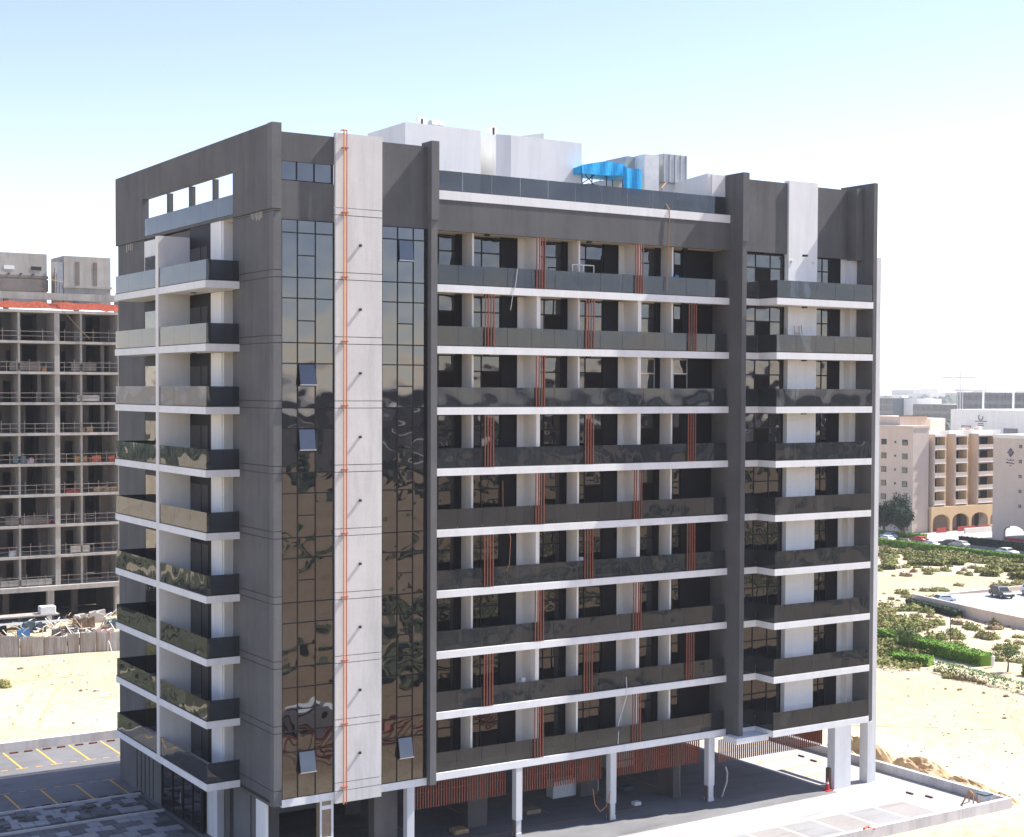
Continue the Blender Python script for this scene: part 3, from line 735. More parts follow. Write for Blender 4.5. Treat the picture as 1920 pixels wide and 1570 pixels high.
for i in range(26):
    x = rnd.uniform(-12, -1.2); y = rnd.choice([17.4, 18.3, 16.4])+rnd.uniform(-.2, .2)
    box('drain_block', x, y, .1, x+.34, y+.22, .2, 'dark_concrete', pv)
# right hand parking bays near the corner wall
for i in range(7):
    X = 38.9-2.55*i
    line(X, -9.9, X+0.0, -6.1, .12, 'cream_line'); 
    if i < 6: struct(sheet('parking_bay', [(X-2.4, -9.9), (X-.15, -9.9), (X-.15, -6.2), (X-2.4, -6.2)], .0055+.0, 'bay_paving' if i % 2 == 0 else 'bay_grey'))
line(38.9, -6.05, 21, -6.05, .12, 'cream_line')
pts = [(37.4, -2.9), (38.9, -3.4), (39.6, -4.4), (39.3, -5.4), (38.2, -6.0)]
for a, b_ in zip(pts, pts[1:]): line(*a, *b_, .13, 'cream_line')
for x, y in ((40.5, -5.2), (40.9, -6.4), (41.2, 4.0), (41.4, 5.4)):
    lab = {-5.2: 'dark red wheel stop on the right paving, farther of the corner pair', -6.4: 'dark red wheel stop on the right paving, nearest the boundary corner', 4.0: 'dark red wheel stop between the two right columns, nearer one', 5.4: 'dark red wheel stop between the two right columns, farther one'}[y]; stop(x, y, math.pi/2, 'rubber wheel stops on the right paving')
for i in range(5):
    Y = 9.8+2.5*i
    line(37.5, Y, 42.5, Y, .12, 'yellow_line', .012); 
for y in (1.2, 3.4, 5.6, 7.8): line(37.4, y, 41.6, y+.1, .11, 'yellow_line', .012)
for x in (10, 14.5, 19, 23.5, 28): line(x, 8, x, 3.2, .1, 'rope_tan')
for x in (12, 17, 22): line(x, 1.2, x+3.2, 1.2, .08, 'rope_tan')
# things in the undercroft
o = tag(box('utility_box', 20.9, 5.5, 0, 24.35, 6.3, 1.05, 'column_white', bev=.03), 'long white concrete block standing in the shaded undercroft left of the wide slat screen', 'block')
o = tag(box('utility_box', 28.0, 9.5, 0, 30.2, 10.3, 1.05, 'column_white', bev=.03), 'smaller white block in the undercroft, just right of the second white column', 'block')
o = tag(box('crate', 33.4, 12.8, 0, 35.0, 13.8, 1.1, 'dark_concrete', bev=.03), 'dark box at the back of the undercroft beside the sunlit bays', 'box')
for x_, y_, w_, m_, lb in ((12.0, 2.2, .9, 'wood', 'low pallet lying in the undercroft behind the left white column'), (17.6, 3.4, 1.0, 'tan_board', 'stack of tan boards on the undercroft floor between two columns'), (25.6, 4.6, .8, 'dark_teal_sheet', 'dark folded sheet on the undercroft floor near the right columns'), (24.2, 1.6, .5, 'tank_white', 'white sack dropped on the dark paving under the slat screen')):
    tag(box('pallet', x_, y_, .004, x_+w_, y_+w_*.8, .16+.1*w_, m_, bev=.02), lb, 'building materials')
def cone(x, y, lab):
    t = empty('traffic_cone', (x, y, .004), lab, 'traffic cone')
    mb = MB(); mb.tube((x, y, .05), (x, y, .8), .15, 'cone_red', 10, .03); mb.build('cone_body', t)
    mb = MB(); mb.tube((x, y, .42), (x, y, .55), .095, 'white_paint', 10, .075); mb.build('band', t)
    box('cone_base', x-.25, y-.25, .004, x+.25, y+.25, .05, 'cone_red', t)
cone(36.7, -1.9, 'red traffic cone standing beside the wide white column')
mb = MB()
for a, b_ in (((29.9, .3, 0.02), (30.3, .3, .9)), ((30.3, .3, .9), (30.35, .3, 1.5)), ((30.35, .3, 1.5), (30.2, .3, 1.9))): mb.tube(a, b_, .06, 'duct_metal', 8)
tag(mb.build('bent_pipe'), 'bent pale pipe end sticking up by the right thin white column', 'pipe')
mb = MB(); mb.tube((27.7, 1.6, 0), (27.4, 1.5, 3.8), .02, 'hedge_pale'); tag(mb.build('green_hose'), 'thin green hose hanging from the ceiling by the right thin column', 'hose')
# rubble sack and sawhorse at the plot corner
mb = MB()
for a, b_ in (((41.2, -9.6, 0), (41.5, -9.3, .8)), ((41.8, -9.6, 0), (41.5, -9.3, .8)), ((41.5, -9.3, .8), (41.9, -8.7, .8)), ((41.9, -8.7, .8), (41.6, -8.4, 0)), ((41.9, -8.7, .8), (42.2, -8.4, 0))): mb.tube(a, b_, .05, 'rope_tan')
tag(mb.build('trestle'), 'small tan trestle near the right corner of the boundary wall', 'trestle')
t = empty('bin', (42.3, -9.5, 0), 'small pale bin with a dark lid in the right corner of the boundary wall', 'bin')
box('bin_body', 42.0, -9.8, 0, 42.6, -9.2, .7, 'tank_white', t, bev=.04); box('lid', 41.95, -9.85, .7, 42.65, -9.15, .78, 'dark_teal_sheet', t)
mb = MB(); mb.tube((31.0, -10.55, .62), (31.5, -10.4, .64), .07, 'orange_mesh', 6); mb.tube((31.4, -10.5, .63), (31.8, -10.62, .5), .05, 'cone_red', 6); tag(mb.build('rag'), 'scrap of red cloth lying on top of the front boundary wall', 'cloth')

# ------------------------------------------------------------------ dug sand beyond the boundary wall
def mound(name, cx, cy, rx, ry, h, mat, seed, rough=.5, n=34):
    vs = []; fs = []
    for j in range(n+1):
        for i in range(n+1):
            u, v = 2*i/n-1, 2*j/n-1; r = min(1, math.sqrt(u*u+v*v)); e = max(0, math.cos(r*math.pi/2))
            z = h*e*(1+rough*noise.noise(Vector((u*2.4+seed, v*2.4, 3)))*1.6+rough*.6*noise.noise(Vector((u*7+seed, v*7, 9))))
            vs.append((cx+u*rx, cy+v*ry, -.12+max(0, z)+.02*e))
    for j in range(n):
        for i in range(n): a = j*(n+1)+i; fs.append((a, a+1, a+n+2, a+n+1))
    me = bpy.data.meshes.new(name); me.from_pydata([(x-cx, y-cy, z) for x, y, z in vs], [], fs); me.materials.append(MATS[mat]); me.update()
    return link(name, me, (cx, cy, 0))
tag(mound('sand_heap', 45.2, 3.5, 1.6, 3.6, 1.1, 'dug_sand', 1), 'tall tan sand heap behind the boundary wall, seen between the right columns', 'sand heap')
tag(mound('sand_heap', 45.3, -1.6, 1.5, 3.0, .8, 'dug_sand', 5), 'ragged brown sand heap just right of the end column', 'sand heap')
tag(mound('sand_heap', 44.9, -5.9, 1.1, 2.8, .55, 'dug_sand', 9), 'lower churned sand heap half way along the right boundary wall', 'sand heap')
tag(mound('sand_heap', 44.3, -9.0, .8, 1.6, .4, 'dug_sand', 12), 'smallest sand heap, nearest the corner of the boundary wall', 'sand heap')

# ------------------------------------------------------------------ plants
def leaf_cloud(mb, c, r, n, mat, size, shell=.55, flat=0.0, zmin=None):
    mi = mb.mi(mat)
    for _ in range(n):
        d = Vector((rnd.gauss(0, 1), rnd.gauss(0, 1), rnd.gauss(0, 1))).normalized()
        k = shell+(1-shell)*rnd.random()**.6
        p = Vector((c[0]+d.x*r[0]*k, c[1]+d.y*r[1]*k, c[2]+d.z*r[2]*k))
        if zmin is not None and p.z < zmin: p.z = zmin+rnd.random()*.15
        u = Vector((rnd.gauss(0, 1), rnd.gauss(0, 1), rnd.gauss(0, 1)*(1-flat))).normalized(); w = u.cross(d if abs(u.dot(d)) < .9 else Vector((0, 0, 1))).normalized()
        s = size*rnd.uniform(.6, 1.4); n0 = len(mb.v)
        mb.v += [tuple(p-u*s), tuple(p+w*s*.55), tuple(p+u*s), tuple(p-w*s*.55)]; mb.f.append((n0, n0+1, n0+2, n0+3)); mb.m.append(mi)
def blob_core(mb, c, r, mat, seg=8, rings=5):
    n0 = len(mb.v); mi = mb.mi(mat)
    for j in range(rings+1):
        ph = math.pi/2*j/rings
        for i in range(seg):
            th = 2*math.pi*i/seg; q = 1+rnd.uniform(-.16, .16)
            mb.v.append((c[0]+r[0]*math.cos(ph)*math.cos(th)*q, c[1]+r[1]*math.cos(ph)*math.sin(th)*q, c[2]+r[2]*math.sin(ph)*q))
    for j in range(rings):
        for i in range(seg): a = n0+j*seg+i; b_ = n0+j*seg+(i+1) % seg; mb.f.append((a, b_, b_+seg, a+seg)); mb.m.append(mi)
def shrub_mesh(mat, lobes, leaves, size):
    mb = MB()
    for _ in range(lobes):
        a = rnd.uniform(0, 6.28); q = rnd.uniform(0, .6); rr = rnd.uniform(.4, .65)
        c = (math.cos(a)*q, math.sin(a)*q, .02)
        blob_core(mb, c, (rr*.85, rr*.85, rr*.62), mat)
        leaf_cloud(mb, (c[0], c[1], .12), (rr, rr, rr*.75), leaves//lobes, mat, size, .75, 0, .0)
    return mb.mesh('desert_shrub')
SH = [shrub_mesh('scrub_leaf', rnd.randint(2, 4), 150, .10) for _ in range(6)]
SHD = [shrub_mesh('dry_leaf', 2, 110, .09) for _ in range(2)]
def shrub(x, y, s, lab, grp, dry=False, sy=None, h=None):
    me = rnd.choice(SHD if dry else SH)
    o = link('desert_shrub', me, (x, y, ground_z(x, y)-.02)); o.scale = (s, sy or s, h or s*rnd.uniform(.8, 1.15)); o.rotation_euler.z = rnd.uniform(0, 6.28)
    return tag(o, lab, 'shrub', grp)
SHR_A = [(137.2,88.6,0.76,1),(140.9,90.1,0.89,0),(140.5,86.7,0.99,0),(134.9,85.2,1.26,0),(136.6,80.8,0.9,0),(129.3,78.5,0.66,1),(127.6,74.3,0.7,1),(130.4,74.7,0.6,0),(127.6,71.3,0.69,0),(123.1,71.0,0.89,1),(131.3,73.2,0.65,0),(132.9,73.2,0.76,0),(138.8,77.3,0.39,0),(131.8,69.8,0.59,0),(130.9,67.3,0.63,0),(136.3,72.3,0.65,1),(139.5,73.6,0.66,0),(137.1,69.7,0.92,0),(133.1,67.0,0.37,0),(144.1,73.1,0.84,0),(138.4,67.9,0.92,0),(136.7,64.9,0.79,1),(145.8,73.1,0.78,0),(142.2,67.8,0.49,0),(130.2,82.3,0.5,0),(121.7,72.3,0.37,1),(124.6,77.1,0.43,0),(132.5,77.7,0.5,0),(130.9,78.7,0.66,0),(132.4,75.6,0.44,0),(140.8,71.7,0.5,0),(145.1,78.1,0.91,0),(148.5,76.0,0.91,0),(147.3,72.3,0.67,0),(144.8,82.9,0.87,0),(144.7,80.6,0.86,0),(140.1,81.0,0.97,0),(149.3,82.7,0.7,1),(147.4,91.3,1.02,1),(148.3,94.6,1.04,1),(146.9,87.8,1.01,0),(146.5,97.0,0.92,0),(148.7,78.3,0.69,0),(153.5,101.1,0.76,0),(151.6,102.3,0.63,0)]
SHR_B = [(111.9,61.8,0.68,0),(110.1,58.3,0.67,0),(116.0,61.4,0.54,0),(116.4,60.4,0.74,0),(117.7,59.6,0.69,0),(121.8,61.5,0.55,0),(111.2,56.8,0.72,0),(115.2,56.1,0.62,0),(115.4,62.7,0.25,0),(109.6,62.3,0.12,0),(125.5,58.4,1.0,1),(125.4,56.7,1.09,0),(128.8,58.3,0.91,0),(109.8,59.3,0.43,0),(103.0,56.2,0.37,0),(106.6,57.1,0.28,0),(106.3,58.1,0.52,1)]
SHR_C = [(100.1,49.6,1.0,0),(101.2,47.4,0.71,0),(97.1,45.5,0.56,0),(98.8,45.2,0.65,1),(95.1,41.2,0.81,0),(92.2,40.3,0.58,0),(94.6,47.8,1.02,1),(92.8,44.6,0.91,0),(93.5,42.8,0.72,0),(96.7,39.6,0.76,1),(96.1,37.3,0.8,0),(100.9,43.2,0.32,0),(102.0,38.0,0.82,0),(97.9,35.5,1.01,1),(101.0,40.7,0.14,0),(101.3,39.8,0.18,1),(101.1,38.9,0.18,0),(98.8,38.3,0.18,0),(92.0,35.9,0.78,0),(89.9,33.5,0.59,0),(93.0,32.3,0.85,0),(98.9,34.0,0.18,0),(95.3,30.3,0.51,0),(100.9,36.3,0.27,1),(88.4,42.5,0.8,0),(88.3,40.7,0.79,1),(101.8,45.6,0.28,1),(101.9,46.6,0.19,0),(95.3,35.2,0.22,0),(100.7,53.9,0.59,1),(102.4,56.1,0.45,1),(92.2,36.1,0.65,0),(89.6,33.3,0.55,0),(92.3,31.7,0.76,0),(92.8,30.2,0.34,0),(92.5,28.1,0.54,0),(84.1,23.9,0.75,0),(84.5,22.2,0.62,0),(88.3,26.7,0.61,0),(89.5,26.5,0.61,0),(87.5,34.6,0.85,0),(86.4,31.2,0.7,0),(84.6,21.6,0.39,0),(88.2,41.7,0.88,0),(87.2,39.1,0.78,0),(87.0,37.4,0.73,0),(84.9,38.0,0.85,0),(80.5,34.8,0.62,0),(73.4,27.9,0.43,0),(72.9,25.2,0.49,0),(73.8,24.7,0.23,0),(74.5,22.8,0.49,1),(73.6,21.1,0.56,0),(73.0,19.6,0.59,0),(73.1,18.6,0.62,1),(73.3,17.7,0.54,1),(72.7,16.3,0.47,1),(68.1,16.1,0.18,1),(68.7,15.0,0.24,1),(69.2,13.1,0.17,1),(69.6,11.2,0.27,1),(68.5,20.6,0.18,1),(63.3,6.2,0.19,1)]
def shrubs(lst, k, mn, zone, grp):
    # label each by its look, its zone and its place between the end column and the picture edge
    for x, y, s, d in lst:
        dx, dy = x+30.5, y+70; ang = math.degrees(math.atan2(dx, dy)); dist = math.hypot(dx, dy)
        side = 'beside the end column' if ang < 47.4 else ('left strip' if ang < 48.7 else ('mid strip' if ang < 50.2 else 'at right edge'))
        sz = 'wide' if s*k > 2.0 else ('small' if s*k < .9 else ('middling' if s*k < 1.5 else 'rounded'))
        dep = 'far' if dist > zone[1] else 'near'
        shrub(x, y, max(mn, s*k), '%s %s shrub %s, %s side of %s' % (sz, 'brown dry' if d else 'green', side, dep, zone[0]), grp, d)
shrubs(SHR_A, 1.8, .6, ('sand beyond track', 205), 'shrubs beyond the sandy track')
shrubs(SHR_B, 1.7, .4, ('ground behind parking wall', 187), 'shrubs beside the walled parking')
shrubs(SHR_C, 1.75, .3, ('sand before parking wall', 150), 'shrubs on the near sand')
lone = [((1.3, 59.1), 1.1, 'largest green shrub on the left sand, at the picture edge'), ((6.2, 53.5), .42, 'small green shrub left of a brown tuft on the left sand'), ((6.9, 52.6), .3, 'small brown tuft close to a green shrub on the left sand'), ((4.8, 67.0), .5, 'dry tuft on the left sand just in front of the sheet fence'), ((2.0, 41.8), .32, 'single brown tuft nearest the low wall on the left sand')]
for (x, y), s, lb in lone: shrub(x, y, s, lb, None, 'brown' in lb or 'dry' in lb)
for o in list(COL.objects):
    if o.name.startswith('desert_shrub') and 'group' in o and o['group'] is None: del o['group']
# tyre tracks and loose stones on the sand
def track(pts, w, mat='dug_sand'):
    mb = MB(); mi = mb.mi(mat); P = []
    for a, b_ in zip(pts, pts[1:]):
        a, b_ = Vector(a), Vector(b_); n_ = max(1, int((b_-a).length/.5))
        P += [a.lerp(b_, i/n_) for i in range(n_)]
    P.append(Vector(pts[-1])); k0 = 0
    for i, p in enumerate(P):
        d = (P[min(i+1, len(P)-1)]-P[max(i-1, 0)]).normalized(); n_ = Vector((-d.y, d.x))*w/2*(1+.5*noise.noise(Vector((p.x, p.y, 0)))); off = n_*.8*noise.noise(Vector((p.x*.3, p.y*.3, 4)))
        for q in (p-n_+off, p+n_+off): mb.v.append((q.x, q.y, max(ground_z(q.x, q.y), ground_z(p.x, p.y))+.012))
    for i in range(len(P)-1):
        if noise.noise(Vector((P[i].x*.5, P[i].y*.5, 9))) > -.12: mb.f.append((2*i, 2*i+1, 2*i+3, 2*i+2)); mb.m.append(mi)
    return struct(mb.build('tyre_track', base=(pts[0][0], pts[0][1], 0)))
track([(-2.6, 42), (-1.1, 46.1), (2.5, 55), (6.4, 63.6), (7.5, 68)], .22); track([(-1.0, 40), (.3, 44.5), (4, 54), (6.9, 60), (9.5, 66)], .22)
track([(-9, 52), (0, 50), (8, 49.5)], .16); track([(-8, 63), (2, 61), (12, 60)], .15)
track([(44, -14), (56, -2), (66, 8), (76, 15)], .2); track([(46, -15), (58, -3), (68, 7), (79, 14.5)], .2); track([(50, 12), (58, 6), (66, 0)], .18)
mb = MB(); r_ = random.Random(21)
for _ in range(520):
    if r_.random() < .45: x, y = r_.uniform(-12, 15), r_.uniform(37, 72)
    else:
        t_ = r_.random(); x = 45+t_*30+r_.uniform(-4, 8); y = -12+t_*24+r_.uniform(-6, 12)
    s_ = r_.uniform(.03, .09); z_ = ground_z(x, y)
    mb.hexa([(x-s_, y-s_*.7, z_-.02), (x+s_, y-s_, z_-.02), (x+s_*.8, y+s_, z_-.02), (x-s_, y+s_*.8, z_-.02), (x-s_*.5, y-s_*.4, z_+s_*.8), (x+s_*.6, y-s_*.5, z_+s_*.7), (x+s_*.4, y+s_*.5, z_+s_*.9), (x-s_*.5, y+s_*.4, z_+s_*.7)], r_.choice(['dug_sand', 'bark', 'beige_stucco']))
stuff(mb.build('loose_stones', base=(0, 0, 0)))
# dense green cover below the far hedge and beside the near planting: one object, uncountable
def cover(name, polyfn, n, size, mat, lab=None, seed=1):
    mb = MB(); rr = random.Random(seed); mi = mb.mi(mat); k = 0
    while k < n:
        p = polyfn(rr)
        if p is None: continue
        x, y, hh = p; z = ground_z(x, y)+rr.random()*hh
        u = Vector((rr.gauss(0, 1), rr.gauss(0, 1), rr.gauss(0, .5))).normalized(); w_ = u.cross(Vector((rr.gauss(0, .5), rr.gauss(0, .5), 1))).normalized(); s = size*rr.uniform(.6, 1.4)
        n0 = len(mb.v); q = Vector((x, y, z)); mb.v += [tuple(q-u*s), tuple(q+w_*s*.6), tuple(q+u*s), tuple(q-w_*s*.6)]; mb.f.append((n0, n0+1, n0+2, n0+3)); mb.m.append(mi); k += 1
    return stuff(mb.build(name, base=(0, 0, 0)))
def zone_a(rr):
    s, t = rr.random(), rr.random()**.8
    ax, ay = 147-t*26, 99-t*24; bx_, by = 158-t*26, 76-t*20
    x, y = ax+(bx_-ax)*s*1.08, ay+(by-ay)*s*1.08
    d = noise.noise(Vector((x*.13, y*.13, 2)))+.5*noise.noise(Vector((x*.4, y*.4, 7)))
    if d < -.12+.75*t: return None
    return x, y, .35+.9*max(0, d)
cover('ground_cover', zone_a, 26000, .20, 'scrub_leaf')
def zone_c(rr):
    s, t = rr.random(), rr.random()
    x, y = 73+s*27+rr.uniform(-3, 3), 30+s*19+rr.uniform(-7, 6)
    d = noise.noise(Vector((x*.16, y*.16, 12)))+.5*noise.noise(Vector((x*.5, y*.5, 17)))
    if d < .06+(.35 if x-80 > (y-30)*1.0 else -.25): return None
    return x, y, .3+.8*max(0, d)
cover('ground_cover', zone_c, 12000, .16, 'scrub_leaf', seed=5)

def hedge(p0, p1, w, h, mat, lab, dens=70, leaf=.1, name='hedge', gaps=0.0):
    a, b_ = Vector(p0), Vector(p1); L = (b_-a).length; d = (b_-a)/L; nrm = Vector((-d.y, d.x)); mb = MB(); mi = mb.mi(mat)
    z0 = (ground_z(*p0)+ground_z(*p1))/2-.05
    if gaps == 0:
        k = max(2, int(L/1.2))
        for i in range(k):
            q0, q1 = a+d*(L*i/k), a+d*(L*(i+1)/k); ww = w/2*.86*(1+rnd.uniform(-.06, .06)); hh = h*.93*(1+rnd.uniform(-.03, .03))
            mb.hexa([(*(q0-nrm*ww), z0), (*(q1-nrm*ww), z0), (*(q1+nrm*ww), z0), (*(q0+nrm*ww), z0), (*(q0-nrm*ww), z0+hh), (*(q1-nrm*ww), z0+hh), (*(q1+nrm*ww), z0+hh), (*(q0+nrm*ww), z0+hh)], mat)
    for _ in range(int(L*dens)):
        t = rnd.random()*L; f_ = rnd.random(); q = a+d*t
        if gaps and noise.noise(Vector((q.x*.9, q.y*.9, 3))) < -.25+gaps*(1-f_): 
            if rnd.random() < .7: continue
        side = rnd.random()
        if side < .4: off, z = rnd.uniform(-1, 1)*w/2, h*rnd.uniform(.93, 1.03)
        elif side < .75: off, z = -w/2*rnd.uniform(.85, 1.05), h*rnd.random()
        else: off, z = w/2*rnd.uniform(.85, 1.05), h*rnd.random()
        p = Vector((*(q+nrm*off), z0+z)); u = Vector((rnd.gauss(0, 1), rnd.gauss(0, 1), rnd.gauss(0, 1))).normalized(); v = u.orthogonal(); s = leaf*rnd.uniform(.6, 1.4)
        n0 = len(mb.v); mb.v += [tuple(p-u*s), tuple(p+v*s*.6), tuple(p+u*s), tuple(p-v*s*.6)]; mb.f.append((n0, n0+1, n0+2, n0+3)); mb.m.append(mi)
    return tag(mb.build(name), lab, 'hedge')
hedge((82.5, 34.0), (80.3, 22.0), 1.8, 1.15, 'hedge_leaf', 'thick long clipped bright green hedge at the edge of the open sand', 220, .11)
hedge((74.3, 22.9), (71.8, 9.0), .7, .95, 'hedge_pale', 'thin straggly pale green hedge at the right, nearest the open sand', 170, .10, gaps=.5)
hedge((79.6, 17.0), (78.4, 9.0), 1.4, 1.1, 'hedge_leaf', 'short dark clipped hedge cut off by the right picture edge behind the pale hedge', 200, .11)
hedge((74.9, 28.2), (76.2, 25.0), 1.6, .9, 'hedge_leaf', 'square clipped hedge left of the footpath at the edge of the open sand', 260, .1)
hedge((84.0, 38.4), (82.6, 34.9), 1.2, 1.0, 'hedge_leaf', 'short hedge beside the end column, left of the long clipped hedge', 220, .1)
hedge((152.5, 108.0), (152.2, 66.0), .9, 1.1, 'hedge_leaf', 'very long low hedge lining the near side of the far street', 90, .16)
hedge((164.0, 118.0), (166.0, 106.5), 1.0, .9, 'hedge_leaf', 'dark low hedge in front of the arcade of the beige block', 90, .16)
hedge((166.0, 99.0), (164.8, 74.0), 1.0, 1.2, 'conifer_leaf', 'dark hedge across the street below the block with the diamond sign', 90, .16)
struct(sheet('footpath', [(79.7, 33.5), (78.6, 33.5), (76.4, 24.0), (77.6, 21.5), (78.9, 21.5)], .03+ground_z(78, 27), 'pale_paving'))
def tree(x, y, h, crown_r, crown_h, mat, lab, leaves=1800, leaf=.14, trunk_h=None, lobes=7, group=None, conif=False, tmat='bark', rot=0):
    z0 = ground_z(x, y)-.05; t = empty('tree', (x, y, z0), lab, 'tree', group)
    th = trunk_h if trunk_h else h-crown_h
    mb = MB(); r0 = max(.05, h*.03); mb.tube((x, y, z0), (x+.1, y, z0+th*.6), r0*1.2, tmat, 7, r0); mb.tube((x+.1, y, z0+th*.6), (x, y+.1, z0+h*.8), r0, tmat, 6, r0*.3)
    for i in range(5):
        a = i*1.3+x; zz = z0+th*.8+i*.08*h; mb.tube((x, y, zz), (x+math.cos(a)*crown_r*.7, y+math.sin(a)*crown_r*.7, zz+crown_h*.35), r0*.5, tmat, 5, r0*.15)
    mb.build('trunk', t)
    mb = MB(); cz = z0+h-crown_h
    for i in range(lobes):
        if conif:
            f_ = i/(lobes-1); rr = crown_r*(1-.75*f_)*rnd.uniform(.85, 1.1); c = (x+rnd.uniform(-.15, .15)*crown_r, y+rnd.uniform(-.15, .15)*crown_r, cz+crown_h*(.08+.85*f_)); rz_ = crown_h*.16
        else:
            a = rnd.uniform(0, 6.28); q = crown_r*rnd.uniform(.25, .65) if i else 0; rr = crown_r*rnd.uniform(.4, .6); c = (x+math.cos(a)*q, y+math.sin(a)*q, cz+crown_h*rnd.uniform(.3, .7)); rz_ = crown_h*rnd.uniform(.22, .36)
        leaf_cloud(mb, c, (rr, rr, rz_), leaves//lobes, mat, leaf, .35)
    mb.build('crown', t); return t
tree(79.5, 30.8, 2.9, 2.0, 1.7, 'tree_leaf', 'small spreading tree standing beside the end column above the clipped hedges', 1500, .10)
tree(79.3, 18.9, 2.5, 1.5, 1.4, 'tree_leaf', 'small thin tree at the right end of the long clipped hedge', 800, .09)
tree(76.5, 29.5, 1.0, .9, .8, 'hedge_leaf', 'little round bush tree on the left of the square hedge', 500, .08, .2)
for (x, y, h_, r_, lb) in ((164.5, 114.6, 7.6, 1.7, 'dark tree half hidden behind the end column, left of the taller one'), (166.2, 112.2, 8.0, 1.9, 'tallest dark tree in front of the beige block by the street'), (164.8, 110.3, 5.6, 1.6, 'shorter dark tree at the right of the dark group by the beige block')):
    tree(x, y, h_, r_*1.25, h_*.82, 'conifer_leaf', lb, 4200, .17, 1.3, 12, None, False)
mb = MB(); mb.tube((85.3, 30.7, -.1), (85.3, 30.7, 3.7), .045, 'dark_frame', 6); tag(mb.build('post'), 'thin bare dark post standing in the shrubs above the long hedge', 'post')
def bollard(x, y, lab):
    mb = MB(); mb.tube((x, y, 0), (x, y, .9), .16, 'white_paint', 8, .14); mb.tube((x, y, .9), (x, y, 1.05), .2, 'white_paint', 8, .05); tag(mb.build('bollard'), lab, 'bollard')
bollard(82.2, 34.6, 'white stub at the left end of the long clipped hedge'); bollard(80.2, 21.3, 'white stub at the right end of the long clipped hedge')
def flower_bed():
    mb = MB(); leaf_cloud(mb, (76.6, 27.3, .1), (.8, 1.6, .35), 500, 'dry_leaf', .08, .2); return tag(mb.build('flower_bed'), 'rust red flowering bed behind the square clipped hedge', 'flower bed')
flower_bed()

# far street, sandy track, walled parking ---------------------------------------------
struct(sheet('sandy_track', [(113.5, 69.5), (109.5, 66.8), (126.5, 53.8), (134, 46), (139, 48), (131.5, 57.5)], .30, 'track_sand')) if False else None
struct(sheet('street', [(154.2, 125), (154.2, 55), (163.4, 55), (163.4, 125)], .0, 'road_far'))
kb = tag(box('kerb', 153.8, 55, -.1, 154.2, 125, .15, 'white_kerb'), 'kerb along the near side of the far street', 'kerb')
struct(sheet('pavement', [(164.5, 125), (164.5, 55), (260, 55), (260, 125)], -.005, 'pale_paving'))
struct(sheet('parking_ground', [(105.5, 53.0), (111.0, 54.0), (128, 50.5), (124, 30), (101.0, 30)], .55, 'pale_paving'))
pk = empty('parking_wall', (103, 45, 0), 'long low tan wall with a dark coping holding up the walled parking on the right', 'wall')
mb = MB()
for a, b_ in (((104.9, 53.6), (101.6, 40.0)), ((101.6, 40.0), (99.6, 29.0))):
    a, b_ = Vector(a), Vector(b_); n_ = Vector((.25, -.02)); mb.hexa([(*a, -.4), (*b_, -.4), (*(b_+n_), -.4), (*(a+n_), -.4), (*a, 1.15), (*b_, 1.15), (*(b_+n_), 1.15), (*(a+n_), 1.15)], 'beige_stucco')
mb.build('wall', pk)
hedge((104.0, 53.3), (101.4, 43.5), 1.0, .95, 'conifer_leaf', 'dark hedge at the foot of the parking wall', 160, .12)
tag(box('kerb', 110.9, 53.6, 0, 128, 54.0, .75, 'beige_stucco'), 'low tan wall at the back of the walled parking behind the dark estate car', 'wall')

